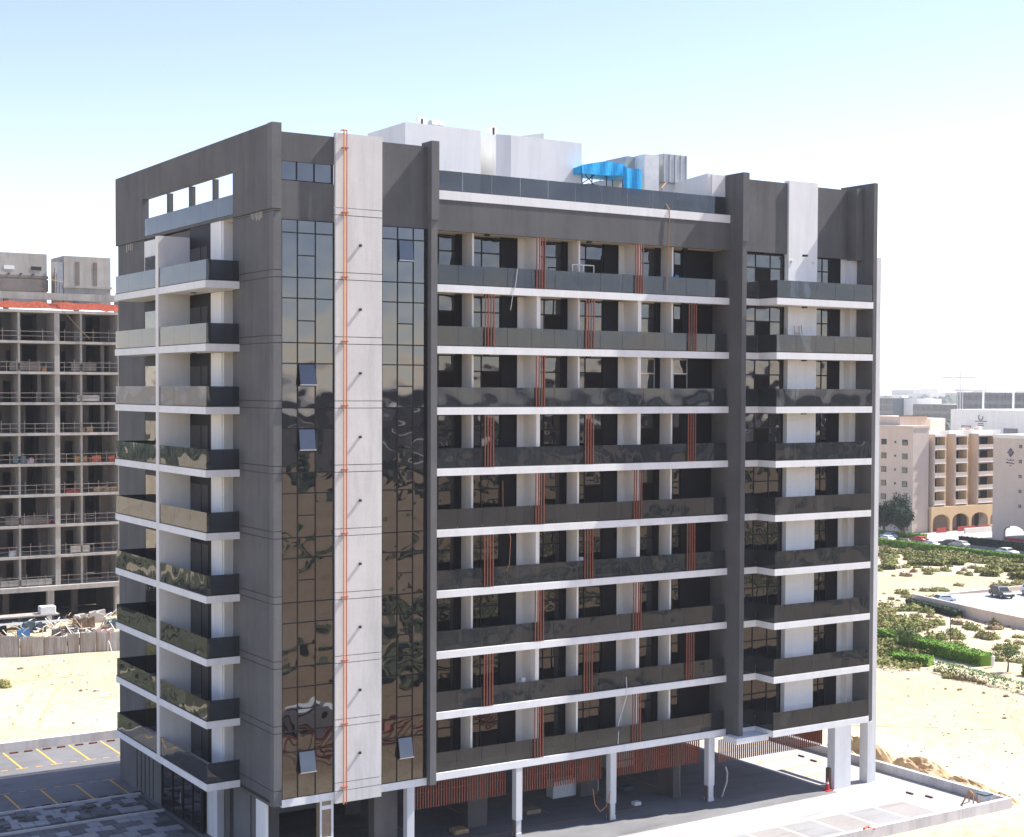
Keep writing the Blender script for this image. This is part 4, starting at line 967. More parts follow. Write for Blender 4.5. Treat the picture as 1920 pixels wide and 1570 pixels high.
# ------------------------------------------------------------------ cars
def car(x, y, rz, L, col, lab, suv=False, z=0.0):
    t = empty('parked_car', (x, y, z), lab, 'car', None, 0)
    H = L*(.37 if suv else .30); Wd = L*.40
    pr = [(-.5, .20), (-.5, .50), (-.46, .60), (-.40 if suv else -.36, .62), (-.30 if not suv else -.42, .97), (-.24 if not suv else -.36, 1.0), (.08, 1.0), (.22, .66), (.44, .56), (.5, .44), (.5, .20)]
    def ring(sc, dx=0): return [(p[0]*L, p[1]*H) for p in pr]
    mb = MB(); n = len(pr)
    ys = [(-.5, .0), (-.47, 1.0), (.47, 1.0), (.5, .0)]
    body = [(p[0]*L, p[1]*H) for p in pr]
    for s_, in_ in ((-1, 0), (1, 0)):
        for (px_, pz) in body:
            tuck = .86 if pz > H*.8 else 1.0; mb.v.append((px_, s_*Wd/2*tuck, pz))
    mi = mb.mi(col)
    for i in range(n): j = (i+1) % n; mb.f.append((i, j, n+j, n+i)); mb.m.append(mi)
    mb.f.append(tuple(range(n-1, -1, -1))); mb.f.append(tuple(range(n, 2*n))); mb.m += [mi, mi]
    b_ = link('body', mb.mesh('body'), (x, y, z), t)
    def part(name, m_, par=t): o = link(name, m_.mesh(name), (x, y, z), par); return o
    rb = -.40 if suv else -.34
    g = MB()
    for s_ in (-1, 1):
        yy = s_*Wd/2*.935
        g.quad((rb*L, yy*1.02+s_*.01, .64*H), ((rb+.07)*L, yy*.95+s_*.02, .92*H), (.06*L, yy*.95+s_*.02, .92*H), (.19*L, yy*1.02+s_*.01, .66*H), 'car_glass')
    part('side_window', g)
    g = MB(); g.quad((.095*L, -Wd*.40, .965*H), (.225*L, -Wd*.45, .675*H), (.225*L, Wd*.45, .675*H), (.095*L, Wd*.40, .965*H), 'car_glass')
    for i_ in range(4): v = g.v[i_]; g.v[i_] = (v[0]+.012, v[1], v[2]+.012)
    part('windscreen', g)
    g = MB(); xa = -.36 if suv else -.34
    g.quad(((-.425 if suv else -.345)*L-.012, -Wd*.42, .68*H), ((-.425 if suv else -.345)*L-.012, Wd*.42, .68*H), ((-.425 if suv else -.305)*L-.012, Wd*.38, .93*H), ((-.425 if suv else -.305)*L-.012, -Wd*.38, .93*H), 'car_glass'); part('rear_window', g)
    for wx in (-.31, .31):
        for s_ in (-1, 1):
            w_ = MB(); w_.tube((wx*L, s_*Wd*.44, .22*H), (wx*L, s_*Wd*.51, .22*H), .22*H, 'tyre', 12); o = part('wheel', w_)
            w_ = MB(); w_.tube((wx*L, s_*Wd*.51, .22*H), (wx*L, s_*Wd*.52, .22*H), .13*H, 'rim', 8); part('rim', w_, o)
    for s_ in (-1, 1):
        w_ = MB(); w_.box(.485*L, s_*Wd*.36-.1, .42*H, .505*L, s_*Wd*.36+.1, .50*H, 'tank_white'); part('headlight', w_)
        w_ = MB(); w_.box(-.506*L, s_*Wd*.38-.08, .44*H, -.495*L, s_*Wd*.38+.08, .54*H, 'cone_red'); part('tail_light', w_)
    t.rotation_euler.z = rz; return t
R90 = math.pi/2
car(115.2, 49.0, -R90-.35, 3.5, 'car_dark', 'dark green estate car parked alone in the walled parking', True, .55)
car(119.6, 47.9, -R90-.35, 3.5, 'car_white', 'white off road car parked to the right of the dark estate car', True, .55)
car(122.8, 47.6, -R90-.35, 3.4, 'car_white', 'white car farthest back at the right edge of the walled parking', False, .55)
car(106.5, 50.6, 2.8, 3.2, 'car_lightblue', 'pale car mostly hidden behind the near parking wall', False, .3)
car(160.9, 94.8, R90, 3.4, 'car_silver', 'beige saloon driving on the far street', False)
car(158.3, 83.2, -R90, 3.5, 'car_white', 'white saloon on the far street at the right edge', False)
car(157.0, 97.6, R90+.1, 3.3, 'car_white', 'white car just left of the beige saloon behind the hedge', False)
car(155.8, 102.6, R90, 3.2, 'car_dark', 'dark green car low behind the roadside hedge', False)
car(157.4, 107.4, R90, 3.3, 'car_white', 'white car on the far street farther left behind the hedge', False)
car(161.6, 104.0, R90, 3.2, 'car_red', 'red car on the far lane in front of the arcade', False)
car(162.5, 111.6, R90, 3.0, 'car_lightblue', 'pale blue car beside the end column on the far street', False)
car(161.8, 97.8, R90, 3.1, 'car_dark', 'dark car just beyond the beige saloon', False)

# ------------------------------------------------------------------ unfinished concrete block (left)
U = empty('construction_building', (0, 93, 0), 'unfinished bare concrete apartment block with open floors and orange netting at the left', 'building')
UY = 93.0; UX0 = -14.0; UX1 = 22.6
def ub(name, *a): return box(name, *a, parent=U)
UZ = [3.75+3.3*k for k in range(10)]
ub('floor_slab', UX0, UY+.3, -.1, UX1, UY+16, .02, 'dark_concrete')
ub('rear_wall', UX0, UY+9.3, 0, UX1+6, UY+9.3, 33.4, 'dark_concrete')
for k, z in enumerate(UZ):
    ub('floor_slab', UX0, UY-.15 if k else UY-.6, z-.28 if k else z-.5, UX1+.15, UY+16, z, 'raw_concrete')
wx = [15.0, 8.3, 1.6, -5.1, -11.8]       # thick cross walls; thin fins between
for k in range(9):
    z0, z1 = UZ[k]+.001, UZ[k+1]-.281
    for x in [15.15]+[15.15-6.9*i for i in range(1, 5)]: ub('cross_wall', x, UY, z0, x+.55, UY+9, z1, 'raw_concrete')
    for x in (17.95, 11.3, 4.4, -2.5, -9.4): ub('fin_wall', x, UY+.1, z0, x+.22, UY+(2.6 if k < 5 else 3.2), z1, 'raw_concrete')
    ub('end_wall', UX1-.5, UY+.05, z0, UX1, UY+9, z1, 'raw_concrete')
    # block walls set back behind the balconies, with dark door openings
    for x0, x1, d in ((15.71, 22.09, 3.0), (8.81, 15.14, 3.1), (1.91, 8.24, 3.0), (-4.99, 1.34, 3.1)):
        n_ = 3; o = x0+rnd.uniform(1.3, 2.0); o2 = x0+rnd.uniform(3.4, 4.2); m_ = rnd.choice(['block_wall', 'block_wall', 'dark_concrete'])
        if rnd.random() < (.25 if k > 4 else .1): m_ = 'dark_concrete'; o = x0+.6; 
        ub('infill_wall', x0, UY+d, z0, o, UY+d+.2, z1, m_); ub('infill_wall', o+.9, UY+d, z0, o2, UY+d+.2, z1, m_)
        ub('infill_wall', o, UY+d, z0+2.3, o+.9, UY+d+.2, z1, m_)
        if k < 5 or rnd.random() < .5: ub('infill_wall', o2+1.6, UY+d, z0, x1, UY+d+.2, z1, m_)
        else: ub('column', x1-1.0, UY+d, z0, x1-.6, UY+d+.5, z1, 'raw_concrete')
    # scaffold tube guard rails and boards along the edge
    for x0, x1 in ((15.75, 22.0), (8.9, 15.05), (2.0, 8.2), (-4.9, 1.3)):
        g = MB()
        g.tube((x0, UY+.05, z0+1.0), (x1, UY+.05, z0+1.0), .03, 'block_wall', 5)
        g.tube((x0, UY+.05, z0+.5), (x1, UY+.05, z0+.5), .022, 'block_wall', 5)
        nn = rnd.randint(3, 6)
        for i in range(nn): xx = x0+(x1-x0)*(i+rnd.random()*.5)/nn; g.tube((xx, UY+.05, z0), (xx, UY+.05, z0+rnd.uniform(.95, 1.4)), .03, 'block_wall', 5)
        g.build('guard_rail', U)
        if rnd.random() < .6: ub('dust_sheet', x0+rnd.uniform(0, 2), UY+.10, z0+.12, x0+rnd.uniform(3, 6), UY+.13, z0+rnd.uniform(.7, .95), rnd.choice(['dark_teal_sheet', 'raw_concrete', 'dark_concrete']))
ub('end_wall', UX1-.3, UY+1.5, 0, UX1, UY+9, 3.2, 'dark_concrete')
# undercroft of the block
for x in (21.6, 14.2, 6.5, -1.0): ub('column', x, UY-.3, 0, x+.7, UY+.4, 3.25, 'raw_concrete')
for x in (18.0, 10.5, 3.0): ub('column', x, UY+4, 0, x+.7, UY+4.7, 3.25, 'dark_concrete')
# top: upstand, beam, stair towers
ub('parapet_beam', UX0, UY+.6, 34.6, UX1+.1, UY+1.0, 35.35, 'raw_concrete')
for x in (UX0+.5, -4, 3, 10, 17.5, 22): ub('stub_column', x, UY+.6, 33.45, x+.5, UY+1.0, 34.6, 'dark_concrete')
tw = ub('stair_tower', 9.0, UY+3, 34.0, 15.2, UY+8, 39.7, 'raw_concrete')
ub('tower_band', 8.9, UY+2.8, 37.0, 15.3, UY+2.995, 37.3, 'block_wall'); ub('tower_band', 8.9, UY+2.8, 35.6, 15.3, UY+2.995, 36.9, 'block_wall')
for x, m_ in ((10.6, 'tank_white'), (13.5, 'black_fitting')): box('opening', x, UY+2.96, 37.9, x+1.1, UY+2.998, 38.3, m_, tw)
for x in (9.7, 11.0, 12.3, 13.6): box('tie_hole', x, UY+2.75, 37.38, x+.2, UY+2.998, 37.5, 'black_fitting', tw)
ub('stair_tower', 16.9, UY+2.5, 34.0, 22.1, UY+7.5, 39.6, 'raw_concrete')
for i in range(5): ub('formwork_stain', 17.2+i*.98, UY+2.47, 36.4, 17.65+i*.98, UY+2.498, 39.0, 'block_wall' if i % 2 else 'cream_stucco') if i in (1, 3) else None
ub('tower_band', 16.8, UY+2.3, 36.1, 22.2, UY+2.498, 36.35, 'raw_concrete')
ub('scaffold_tower', 16.0, UY+2.6, 34.0, 16.85, UY+4, 38.9, 'duct_metal')
g = MB()
for x in (15.7, 15.9, 22.5, 16.2): g.tube((x, UY+2, 34), (x+.1, UY+2, rnd.uniform(36, 38.5)), .05, 'bark', 5)
g.tube((14.9, UY+1.5, 36.9), (16.8, UY+1.5, 36.6), .04, 'wood', 5); g.tube((13.8, UY, 35.8), (18.9, UY-.3, 30.4), .035, 'wood', 4); g.build('prop_poles', U)
# orange safety netting along the top edge
T1 = [(UX0+i*(UX1-UX0)/60, UY-.05, 34.28+.05*math.sin(i*1.3)+rnd.uniform(-.07, .07)) for i in range(61)]
T0 = [(UX0+i*(UX1-UX0)/60, UY-.1, 33.46+rnd.uniform(0, .2)) for i in range(61)]
drape(T1, T0, 'orange_mesh', 'safety_netting', U, .02)
# site clutter lying on the open floors: loose things of their own
def heap_box(x, y, z, w_, h_, mat, name, lab, cat, n=6):
    mb = MB()
    for _ in range(n):
        a = x+rnd.uniform(-w_, w_)*.5; b_ = y+rnd.uniform(-.3, .3); s = rnd.uniform(.2, .5)*w_*.5; hh = h_*rnd.uniform(.5, 1)
        mb.hexa([(a-s, b_-.2, z), (a+s, b_-.25, z), (a+s, b_+.2, z), (a-s, b_+.25, z), (a-s*.8, b_-.15, z+hh*.8), (a+s*.9, b_-.2, z+hh), (a+s*.8, b_+.15, z+hh), (a-s*.9, b_+.2, z+hh*.9)], mat)
    return tag(mb.build(name), lab, cat)
for x, k, w_, h_, mat, lab, cat in (
    (20.8, 4, 2.2, .9, 'orange_mesh', 'orange brown boards stacked on the fifth open floor by the right end wall', 'boards'),
    (18.6, 4, 1.8, .8, 'rope_tan', 'tan sacks piled on the fifth open floor of the raw concrete block', 'sacks'),
    (21.0, 3, 2.4, .75, 'wood', 'row of golden timber sheets on the fourth open floor by the right end wall', 'timber'),
    (17.6, 3, 1.8, .45, 'red_sheet', 'low red sheeting on the fourth open floor of the raw concrete block', 'sheeting'),
    (14.0, 2, 1.6, .6, 'cone_red', 'bright red panel lying at the edge of the third open floor', 'panel'),
    (10.5, 1, 1.2, .7, 'tank_white', 'pale board propped at the left picture edge on the second open floor', 'board'),
    (12.6, 4, 1.2, .7, 'sack_pink', 'small pinkish sack on the fifth open floor left of the thick cross wall', 'sack'),
    (18.8, 5, 1.2, .8, 'wood', 'pale crate on the sixth open floor right of the thick cross wall', 'crate'),
    (13.6, 7, 1.4, .6, 'rope_tan', 'tan bags on the eighth open floor left of the thick cross wall', 'bags')):
    heap_box(x, UY+.9, UZ[k]+.002, w_, h_, mat, 'material_pile', lab, cat)

# corrugated sheet fence, each sheet its own part ------------------------------------
fe = empty('sheet_fence', (5, 72, 0), 'weathered corrugated metal site fence of leaning sheets on the left sand', 'fence')
x = -9.0; i = 0
while x < 20.0:
    w_ = rnd.choice([1.1, 1.3, 1.5, 2.1, 2.3]); y = 73.0-(x-4.5)*.2+rnd.uniform(-.08, .08); z0 = ground_z(x, y)-.1; h_ = 1.95+rnd.uniform(-.15, .15)
    lean = rnd.uniform(-.12, .18); n_ = int(w_/.075); mb = MB(); mi = mb.mi('corrugated_sheet'); tiltx = rnd.uniform(-.05, .05)
    for s_ in (0, .012):
        k0 = len(mb.v)
        for j in range(n_+1):
            xx = x+(w_-.04)*j/n_; yy = y-(xx-x)*.2+(.045 if j % 2 else 0)+s_
            mb.v += [(xx, yy, z0), (xx+tiltx, yy+lean, z0+h_+.04*math.sin(xx*3))]
        for j in range(n_): mb.f.append((k0+2*j, k0+2*j+2, k0+2*j+3, k0+2*j+1)); mb.m.append(mi)
    mb.build('sheet', fe)
    mb = MB(); mb.tube((x, y-.05, z0-.1), (x+.02, y-.03, z0+h_+.1), .035, 'bark', 5)
    if rnd.random() < .45: mb.tube((x+.15, y-.7, z0), (x, y, z0+1.2), .035, 'tank_white', 5)
    mb.build('post', fe)
    x += w_; i += 1
# debris between fence and block
deb = [
 (15.5, 77.5, 1.5, 1.5, 'sack_pink', 'pink and white bulk sack bulging over the sheet fence'),
 (18.0, 77.2, 1.5, 1.2, 'white_paint', 'white sheeting heaped against the sheet fence, next to the pink sack'),
 (10.2, 76.5, 1.8, .9, 'charcoal_panel', 'dark flat trays laid out behind the sheet fence, leftmost'),
 (12.8, 76.4, 1.8, .8, 'charcoal_panel', 'dark flat trays behind the sheet fence, nearer the pink sack'),
 (6.0, 78.0, 1.6, 1.2, 'tank_white', 'white and brown bags at the left picture edge behind the fence'),
 (7.8, 78.6, 1.7, .8, 'cream_stucco', 'pale timber offcuts heaped behind the sheet fence'),
 (9.2, 83.0, 1.3, 1.1, 'blue_plastic', 'blue plastic barrels and sheeting in front of the open undercroft'),
 (13.5, 82.0, 2.8, 1.1, 'dark_concrete', 'grey rubble heap between the fence and the open undercroft'),
 (19.5, 84.5, 2.6, 1.2, 'dark_teal_sheet', 'dark teal tarpaulin heap by the right column of the open undercroft'),
 (17.5, 89.0, 2.6, 1.6, 'raw_concrete', 'stack of grey panels standing in the open undercroft'),
 (13.0, 79.5, 3.0, .8, 'cream_stucco', 'splayed pale timbers on top of the debris behind the fence'),
 (16.0, 80.5, 2.4, 1.3, 'bark', 'dark brown scrap heap behind the pink and white bulk sack'),
 (11.0, 86.0, 2.2, 1.3, 'dark_teal_sheet', 'dark covered stack below the white carton on the site platform'),
 (16.2, 86.5, 1.8, 1.2, 'bark', 'brown timber stack in the mouth of the open undercroft'),
 (7.0, 85.0, 2.6, 1.2, 'charcoal_panel', 'black sheeting heap in front of the platform at the left edge')]
for x, y, w_, h_, mat, lab in deb: heap_box(x, y, -.1, w_, h_, mat, 'debris_pile', lab, 'debris', 8)
mb = MB()
for _ in range(170):
    x, y = rnd.uniform(4, 21), rnd.uniform(75, 90); a = rnd.uniform(0, 3.1); l_ = rnd.uniform(.4, 1.3)
    mb.tube((x, y, rnd.uniform(.1, .9)), (x+l_*math.cos(a), y+l_*math.sin(a), rnd.uniform(.1, 1.3)), .05, rnd.choice(['cream_stucco', 'wood', 'tank_white', 'bark']), 4)
stuff(mb.build('timber_scraps', base=(0, 0, 0)))
t = empty('site_platform', (10, 88, 0), 'long low platform stacked with pipes along the front of the open undercroft', 'platform')
box('deck', 4, 88.2, 1.2, 14.2, 90.2, 1.35, 'raw_concrete', t)
for x in (4.3, 7.0, 10, 13.5): box('leg', x, 88.4, 0, x+.2, 88.6, 1.2, 'dark_concrete', t)
for i in range(5): mb = MB(); mb.tube((3.5, 87.0+.2*i, .6+.05*i), (14.8, 87.2+.2*i, .7), .06, 'duct_metal', 5); tag(mb.build('steel_pipe'), 'long steel pipe lying low in front of the stacked platform', 'pipe', 'steel pipes by the platform')
tag(box('crate', 12.3, 88.5, 1.352, 13.9, 89.6, 2.15, 'tank_white', bev=.05), 'white carton at the right end of the stacked platform', 'carton')

# ------------------------------------------------------------------ beige apartment block with arcade
def arch_wall(name, x0, x1, y0, y1, z0, zs, z1, n, mat, par):
    """wall with n segmental arches, spring height zs, crown just below z1"""
    w_ = (x1-x0)/n
    for i in range(n):
        a, b_ = x0+i*w_, x0+(i+1)*w_; p = .35; mb = MB(); N = 10
        pts = [(a, z0), (a+p, z0), (a+p, zs)]
        for j in range(1, N): t_ = math.pi*(1-j/N); pts.append(((a+b_)/2+(w_/2-p)*math.cos(t_), zs+(z1-.95-zs)*math.sin(t_)))
        pts += [(b_-p, zs), (b_-p, z0), (b_, z0), (b_, z1), (a, z1)]
        k = len(pts); mb.v = [(x, y0, z) for x, z in pts]+[(x, y1, z) for x, z in pts]; mi = mb.mi(mat)
        mb.f = [tuple(range(k)), tuple(range(2*k-1, k-1, -1))]+[(j, (j+1) % k, k+(j+1) % k, k+j) for j in range(k)]; mb.m = [mi]*len(mb.f)
        mb.build(name, par)
A = empty('apartment_block', (172, 115, 0), 'six storey beige block with sunlit yellowish balconies above an arcade on the far right', 'building')
def ab(name, *a, par=None): return box(name, *a, parent=par or A)
ab('wall', 172, 115, 0, 176.0, 145, 18.6, 'beige_stucco')
ab('wall', 176.001, 116.2, 3.6, 196, 145, 17.4, 'sunlit_stucco')
ab('wall', 176.0, 118.5, 0, 187.5, 145, 3.6, 'beige_stucco'); ab('wall', 188.6, 118.5, 0, 192.4, 145, 3.6, 'block_wall'); ab('wall', 193.6, 118.5, 0, 200, 145, 3.6, 'block_wall')
arch_wall('arcade_arch', 176.0, 196.4, 114.2, 114.7, -.1, 1.9, 4.1, 4, 'sunlit_stucco', A)
ab('arcade_floor', 176.0, 114.2, 4.1, 196.4, 116.3, 4.5, 'sunlit_stucco')
AZ = [4.9+2.47*k for k in range(5)]
for k, z in enumerate(AZ):
    for y in (138, 132, 126, 121.3, 116.3):
        w = ab('window', 171.93, y, z+.75, 171.995, y+1.2, z+1.75, 'dark_frame')
        ab('pane', 171.90, y+.08, z+.82, 171.925, y+1.12, z+1.68, 'far_glass', par=w)
    ab('vent_opening', 171.93, 119.0, z+1.1, 171.995, 119.35, z+1.45, 'black_fitting')
# bays on the sunlit front
for x0, x1, m_ in ((177.1, 179.6, 'beige_stucco'), (182.6, 185.4, 'beige_stucco'), (188.6, 193.2, 'beige_stucco')):
    for k, z in enumerate(AZ):
        ab('balcony_slab', x0-.2, 114.35, z-.12, x1+.2, 116.19, z+.06, 'white_stucco')
        ab('balcony_parapet', x0-.1, 114.4, z+.06, x1+.1, 114.6, z+.72, 'beige_stucco')
        w = ab('window', x0+.2, 116.10, z+.1, x1-.3, 116.195, z+2.0, 'dark_frame')
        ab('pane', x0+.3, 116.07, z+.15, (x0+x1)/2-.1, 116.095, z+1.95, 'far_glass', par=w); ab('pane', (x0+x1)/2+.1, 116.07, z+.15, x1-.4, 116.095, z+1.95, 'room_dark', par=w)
        if k == 4: ab('canopy', x0-.2, 114.3, z+2.25, x1+.2, 116.19, z+2.6, 'cream_stucco')
    for x in (x0-.3, x1+.05): ab('bay_pier', x, 114.5, 4.5, x+.28, 116.19, 17.5, 'beige_stucco' if x < x1 else 'sunlit_stucco')
for x in (180.7, 186.9, 194.6):
    for z in AZ:
        w = ab('window', x, 116.12, z+.7, x+.8, 116.195, z+1.7, 'dark_frame'); ab('pane', x+.08, 116.09, z+.78, x+.72, 116.115, z+1.62, 'far_glass', par=w)
ab('roof_parapet', 171.9, 114.9, 18.6, 176.1, 145, 19.0, 'beige_stucco'); ab('roof_parapet', 176.11, 115.9, 17.4, 196.2, 116.15, 18.1, 'cream_stucco')
ab('roof_room', 174.0, 120, 18.6, 181, 128, 20.6, 'beige_stucco'); ab('roof_room', 172.6, 126, 19.0, 175, 133, 19.9, 'white_stucco')
ab('roof_room', 183, 121, 17.4, 187, 127, 20.2, 'cream_stucco'); ab('roof_beam', 173.8, 119.8, 20.6, 181.2, 120.1, 20.8, 'bark')
for i in range(6): ab('roof_tank', 187+i*1.5, 118+i*.3, 17.4, 187.9+i*1.5, 119+i*.3, 18.2+.2*(i % 3), 'tank_white' if i % 2 else 'sack_pink')
# hoarding, steps at the arcade
for x0, x1 in ((176.4, 179.0), (182.0, 186.6), (187.2, 191.5), (192.0, 196.0)): tag(box('hoarding', x0, 113.3, 0, x1, 113.45, .85, 'red_sheet'), {176.4: 'red barrier under the leftmost arcade arch', 182.0: 'red barrier under the second arcade arch', 187.2: 'red barrier under the third arcade arch', 192.0: 'red barrier under the rightmost arcade arch'}[x0], 'barrier')
tag(box('site_wall', 180.0, 110.0, 0, 187.0, 110.3, .9, 'cream_stucco'), 'low cream wall in front of the arcade', 'wall')
tag(box('site_cabin', 187.6, 110.0, 0, 189.4, 111.2, 1.1, 'beige_stucco', bev=.05), 'small beige cabinet at the end of the low cream wall', 'cabinet')
# second block with the diamond sign
D = empty('apartment_block', (176, 96, 0), 'plain beige block with a dark diamond sign, cut off by the right picture edge', 'building')
def db(name, *a, par=None): return box(name, *a, parent=par or D)
db('wall', 176, 80, 3.4, 200, 100.8, 17.3, 'beige_stucco'); db('roof_parapet', 175.9, 79.9, 17.3, 200, 100.9, 17.9, 'cream_stucco'); db('roof_room', 180, 84, 17.3, 188, 97, 19.2, 'sunlit_stucco')
def arch_x():
    mb = MB(); y0, y1 = 80, 100.8; N = 10; pts = [(y1, -.1), (y1, 3.4), (y0, 3.4), (y0, -.1), (94.2, -.1), (94.2, 1.5)]
    for j in range(1, N): t_ = math.pi*j/N; pts.append((96.35-2.15*math.cos(t_), 1.5+1.1*math.sin(t_)))
    pts += [(98.5, 1.5), (98.5, -.1)]
    k = len(pts); mb.v = [(176, y, z) for y, z in pts]+[(176.6, y, z) for y, z in pts]; mi = mb.mi('beige_stucco')
    mb.f = [tuple(range(k)), tuple(range(2*k-1, k-1, -1))]+[(j, (j+1) % k, k+(j+1) % k, k+j) for j in range(k)]; mb.m = [mi]*len(mb.f); mb.build('arcade_wall', D)
arch_x()
db('gate_screen', 176.2, 94.3, 0, 176.3, 98.4, .5, 'red_sheet')
for z in [5.0+2.5*k for k in range(5)]:
    for y in (94.9, 88.0, 83.0):
        w = db('window', 175.93, y, z+.7, 175.995, y+.55, z+1.25, 'dark_frame'); db('pane', 175.9, y+.06, z+.76, 175.925, y+.49, z+1.19, 'far_glass', par=w)
sg = link('sign', None, (175.98, 97.2, 14.5), D)
def sgq(name, pts, mat): 
    mb = MB(); k = len(pts); mb.v = [(175.90, y, z) for y, z in pts]+[(175.97, y, z) for y, z in pts]; mi = mb.mi(mat)
    mb.f = [tuple(range(k)), tuple(range(2*k-1, k-1, -1))]+[(j, (j+1) % k, k+(j+1) % k, k+j) for j in range(k)]; mb.m = [mi]*len(mb.f); return mb.build(name, sg)
cy0, cz0 = 97.15, 14.9
sgq('diamond', [(cy0, cz0+.78), (cy0-.68, cz0), (cy0, cz0-.78), (cy0+.68, cz0)], 'navy_sign')
for dy in (-.24, 0.0, .24):
    mb = MB(); mb.hexa([(175.86, cy0+dy+.16, cz0-.30), (175.895, cy0+dy+.16, cz0-.30), (175.895, cy0+dy+.09, cz0-.30), (175.86, cy0+dy+.09, cz0-.30), (175.86, cy0+dy-.10, cz0+.34), (175.895, cy0+dy-.10, cz0+.34), (175.895, cy0+dy-.17, cz0+.34), (175.86, cy0+dy-.17, cz0+.34)], 'sack_pink'); mb.build('stripe', sg)
def script(pts, r=.05):
    mb = MB()
    for a, b_ in zip(pts, pts[1:]): mb.tube((175.93, cy0-a[0], a[1]), (175.93, cy0-b_[0], b_[1]), r, 'navy_sign', 4)
    mb.build('lettering', sg)
script([(-.8, 13.85), (-.55, 13.65), (-.2, 13.55), (0, 13.6), (.02, 13.85), (.1, 13.6), (.35, 13.55), (.6, 13.65), (.66, 13.8)])
script([(-.85, 13.1), (-.8, 13.3), (-.7, 13.12), (-.62, 13.3), (-.55, 13.1), (-.4, 13.2), (-.3, 13.08), (-.15, 13.2), (0, 13.08), (.15, 13.18), (.3, 13.06), (.45, 13.16), (.6, 13.04), (.75, 13.1)], .06)
script([(-.12, 12.75), (-.05, 12.68), (.05, 12.8), (.12, 12.68)], .05)

# ------------------------------------------------------------------ distance
def far_build(name, lab, x0, y0, x1, y1, h, mat, win=None, cat='building', z=0):
    t = empty(name, ((x0+x1)/2, (y0+y1)/2, 0), lab, cat); box('wall', x0, y0, -.1, x1, y1, h, mat, t)
    if win:
        nz, ny, wm = win
        for k in range(nz):
            for j in range(ny):
                ya = y0+(y1-y0)*(j+.12)/ny; yb = y0+(y1-y0)*(j+.88)/ny; za = h*(k+.2)/nz; zb = h*(k+.8)/nz
                box('window', x0-.3, ya, za, x0-.01, yb, zb, wm, t)
    return t
H_ = empty('exhibition_hall', (545, 410, 0), 'big white hall with a small round emblem beyond the beige blocks', 'building')
box('wall', 545, 360, -.1, 640, 432, 16.6, 'white_stucco', H_); box('blue_band', 544.7, 375, 3.4, 544.99, 429, 5.4, 'car_lightblue', H_); box('dark_band', 544.7, 377, 1.8, 544.99, 427, 3.35, 'sign_grey', H_)
box('window', 544.6, 419.5, 6.2, 544.9, 425, 8.8, 'sign_grey', H_); box('window', 544.6, 392, 5.5, 544.9, 400, 8.0, 'sign_grey', H_)
eb = MB()
for i in range(9): a0 = 2.2+i*.5; eb.tube((544.8, 413.6-1.3*math.cos(a0), 12.9+1.3*math.sin(a0)), (544.8, 413.6-1.3*math.cos(a0+.5), 12.9+1.3*math.sin(a0+.5)), .25, 'sign_grey', 5)
eb.build('emblem', H_)
for z, hw in ((10.8, 3.4), (9.7, 1.6), (8.8, 1.8)): box('lettering', 544.7, 413.6-hw, z, 544.95, 413.6+hw, z+.45, 'sign_grey', H_)
far_build('office_building', 'wide dark glazed office range on the skyline above the white hall', 720, 470, 760, 580, 24.8, 'far_glass', (4, 20, 'dark_concrete'))
far_build('office_building', 'square glazed tower block on the skyline, leftmost of the glazed ones', 780, 690, 810, 712, 20.5, 'far_glass', (4, 4, 'dark_concrete'))
far_build('office_building', 'pale slab between the two glazed blocks on the skyline', 790, 676, 815, 689, 20, 'white_stucco')
far_build('office_building', 'low glazed block on the skyline just left of the crane', 770, 622, 800, 662, 16.5, 'far_glass', (3, 8, 'dark_concrete'))
far_build('warehouse', 'long white roofed shed in front of the white hall', 430, 372, 470, 400, 6.2, 'white_stucco')
far_build('warehouse', 'low pale sheds beyond the left part of the beige block', 380, 330, 420, 350, 7, 'cream_stucco')
far_build('warehouse', 'pink and white low houses behind the roof of the beige block', 250, 205, 270, 222, 12, 'cream_stucco', (3, 5, 'far_glass'))
mb = MB(); mb.prism([(455, 378), (462, 378), (462, 385), (455, 385)], 0, 9.0, 'blue_plastic'); tag(mb.build('storage_tank'), 'small bright blue tank among the distant trees', 'tank')
def tower_crane(x, y, h, lab, jib=True):
    t = empty('tower_crane', (x, y, 0), lab, 'crane'); mb = MB()
    for dx, dy in ((-1, -1), (1, -1), (1, 1), (-1, 1)): mb.tube((x+dx, y+dy, 0), (x+dx, y+dy, h), .25, 'tank_white', 4)
    for i in range(int(h/3)): mb.tube((x-1, y-1, i*3), (x+1, y+1, i*3+3), .15, 'tank_white', 4)
    mb.build('mast', t); mb = MB(); v = Vector((.54, -.84, 0))
    if jib: mb.tube(Vector((x, y, h))-v*14*0-v*12, Vector((x, y, h))+v*9, .45, 'tank_white', 5); mb.tube(Vector((x, y, h+3)), Vector((x, y, h))-v*10, .15, 'tank_white', 4)
    mb.tube((x, y, h), (x, y, h+3.4), .4, 'tank_white', 4); mb.build('jib', t)
tower_crane(700, 560, 34, 'pale tower crane with a short jib standing up from the hazy skyline')
mb = MB(); mb.tube((560, 425, 16), (560, 425, 28), .5, 'tank_white', 5); mb.tube((560, 425, 28), (563, 419, 33), .35, 'tank_white', 5); tag(mb.build('crane_boom'), 'thin leaning boom rising behind the white hall', 'crane')
mb = MB(); mb.tube((560, 407, 16), (560, 407, 28), .5, 'tank_white', 5); tag(mb.build('lamp_mast'), 'plain white mast standing behind the white hall, right of the boom', 'mast')
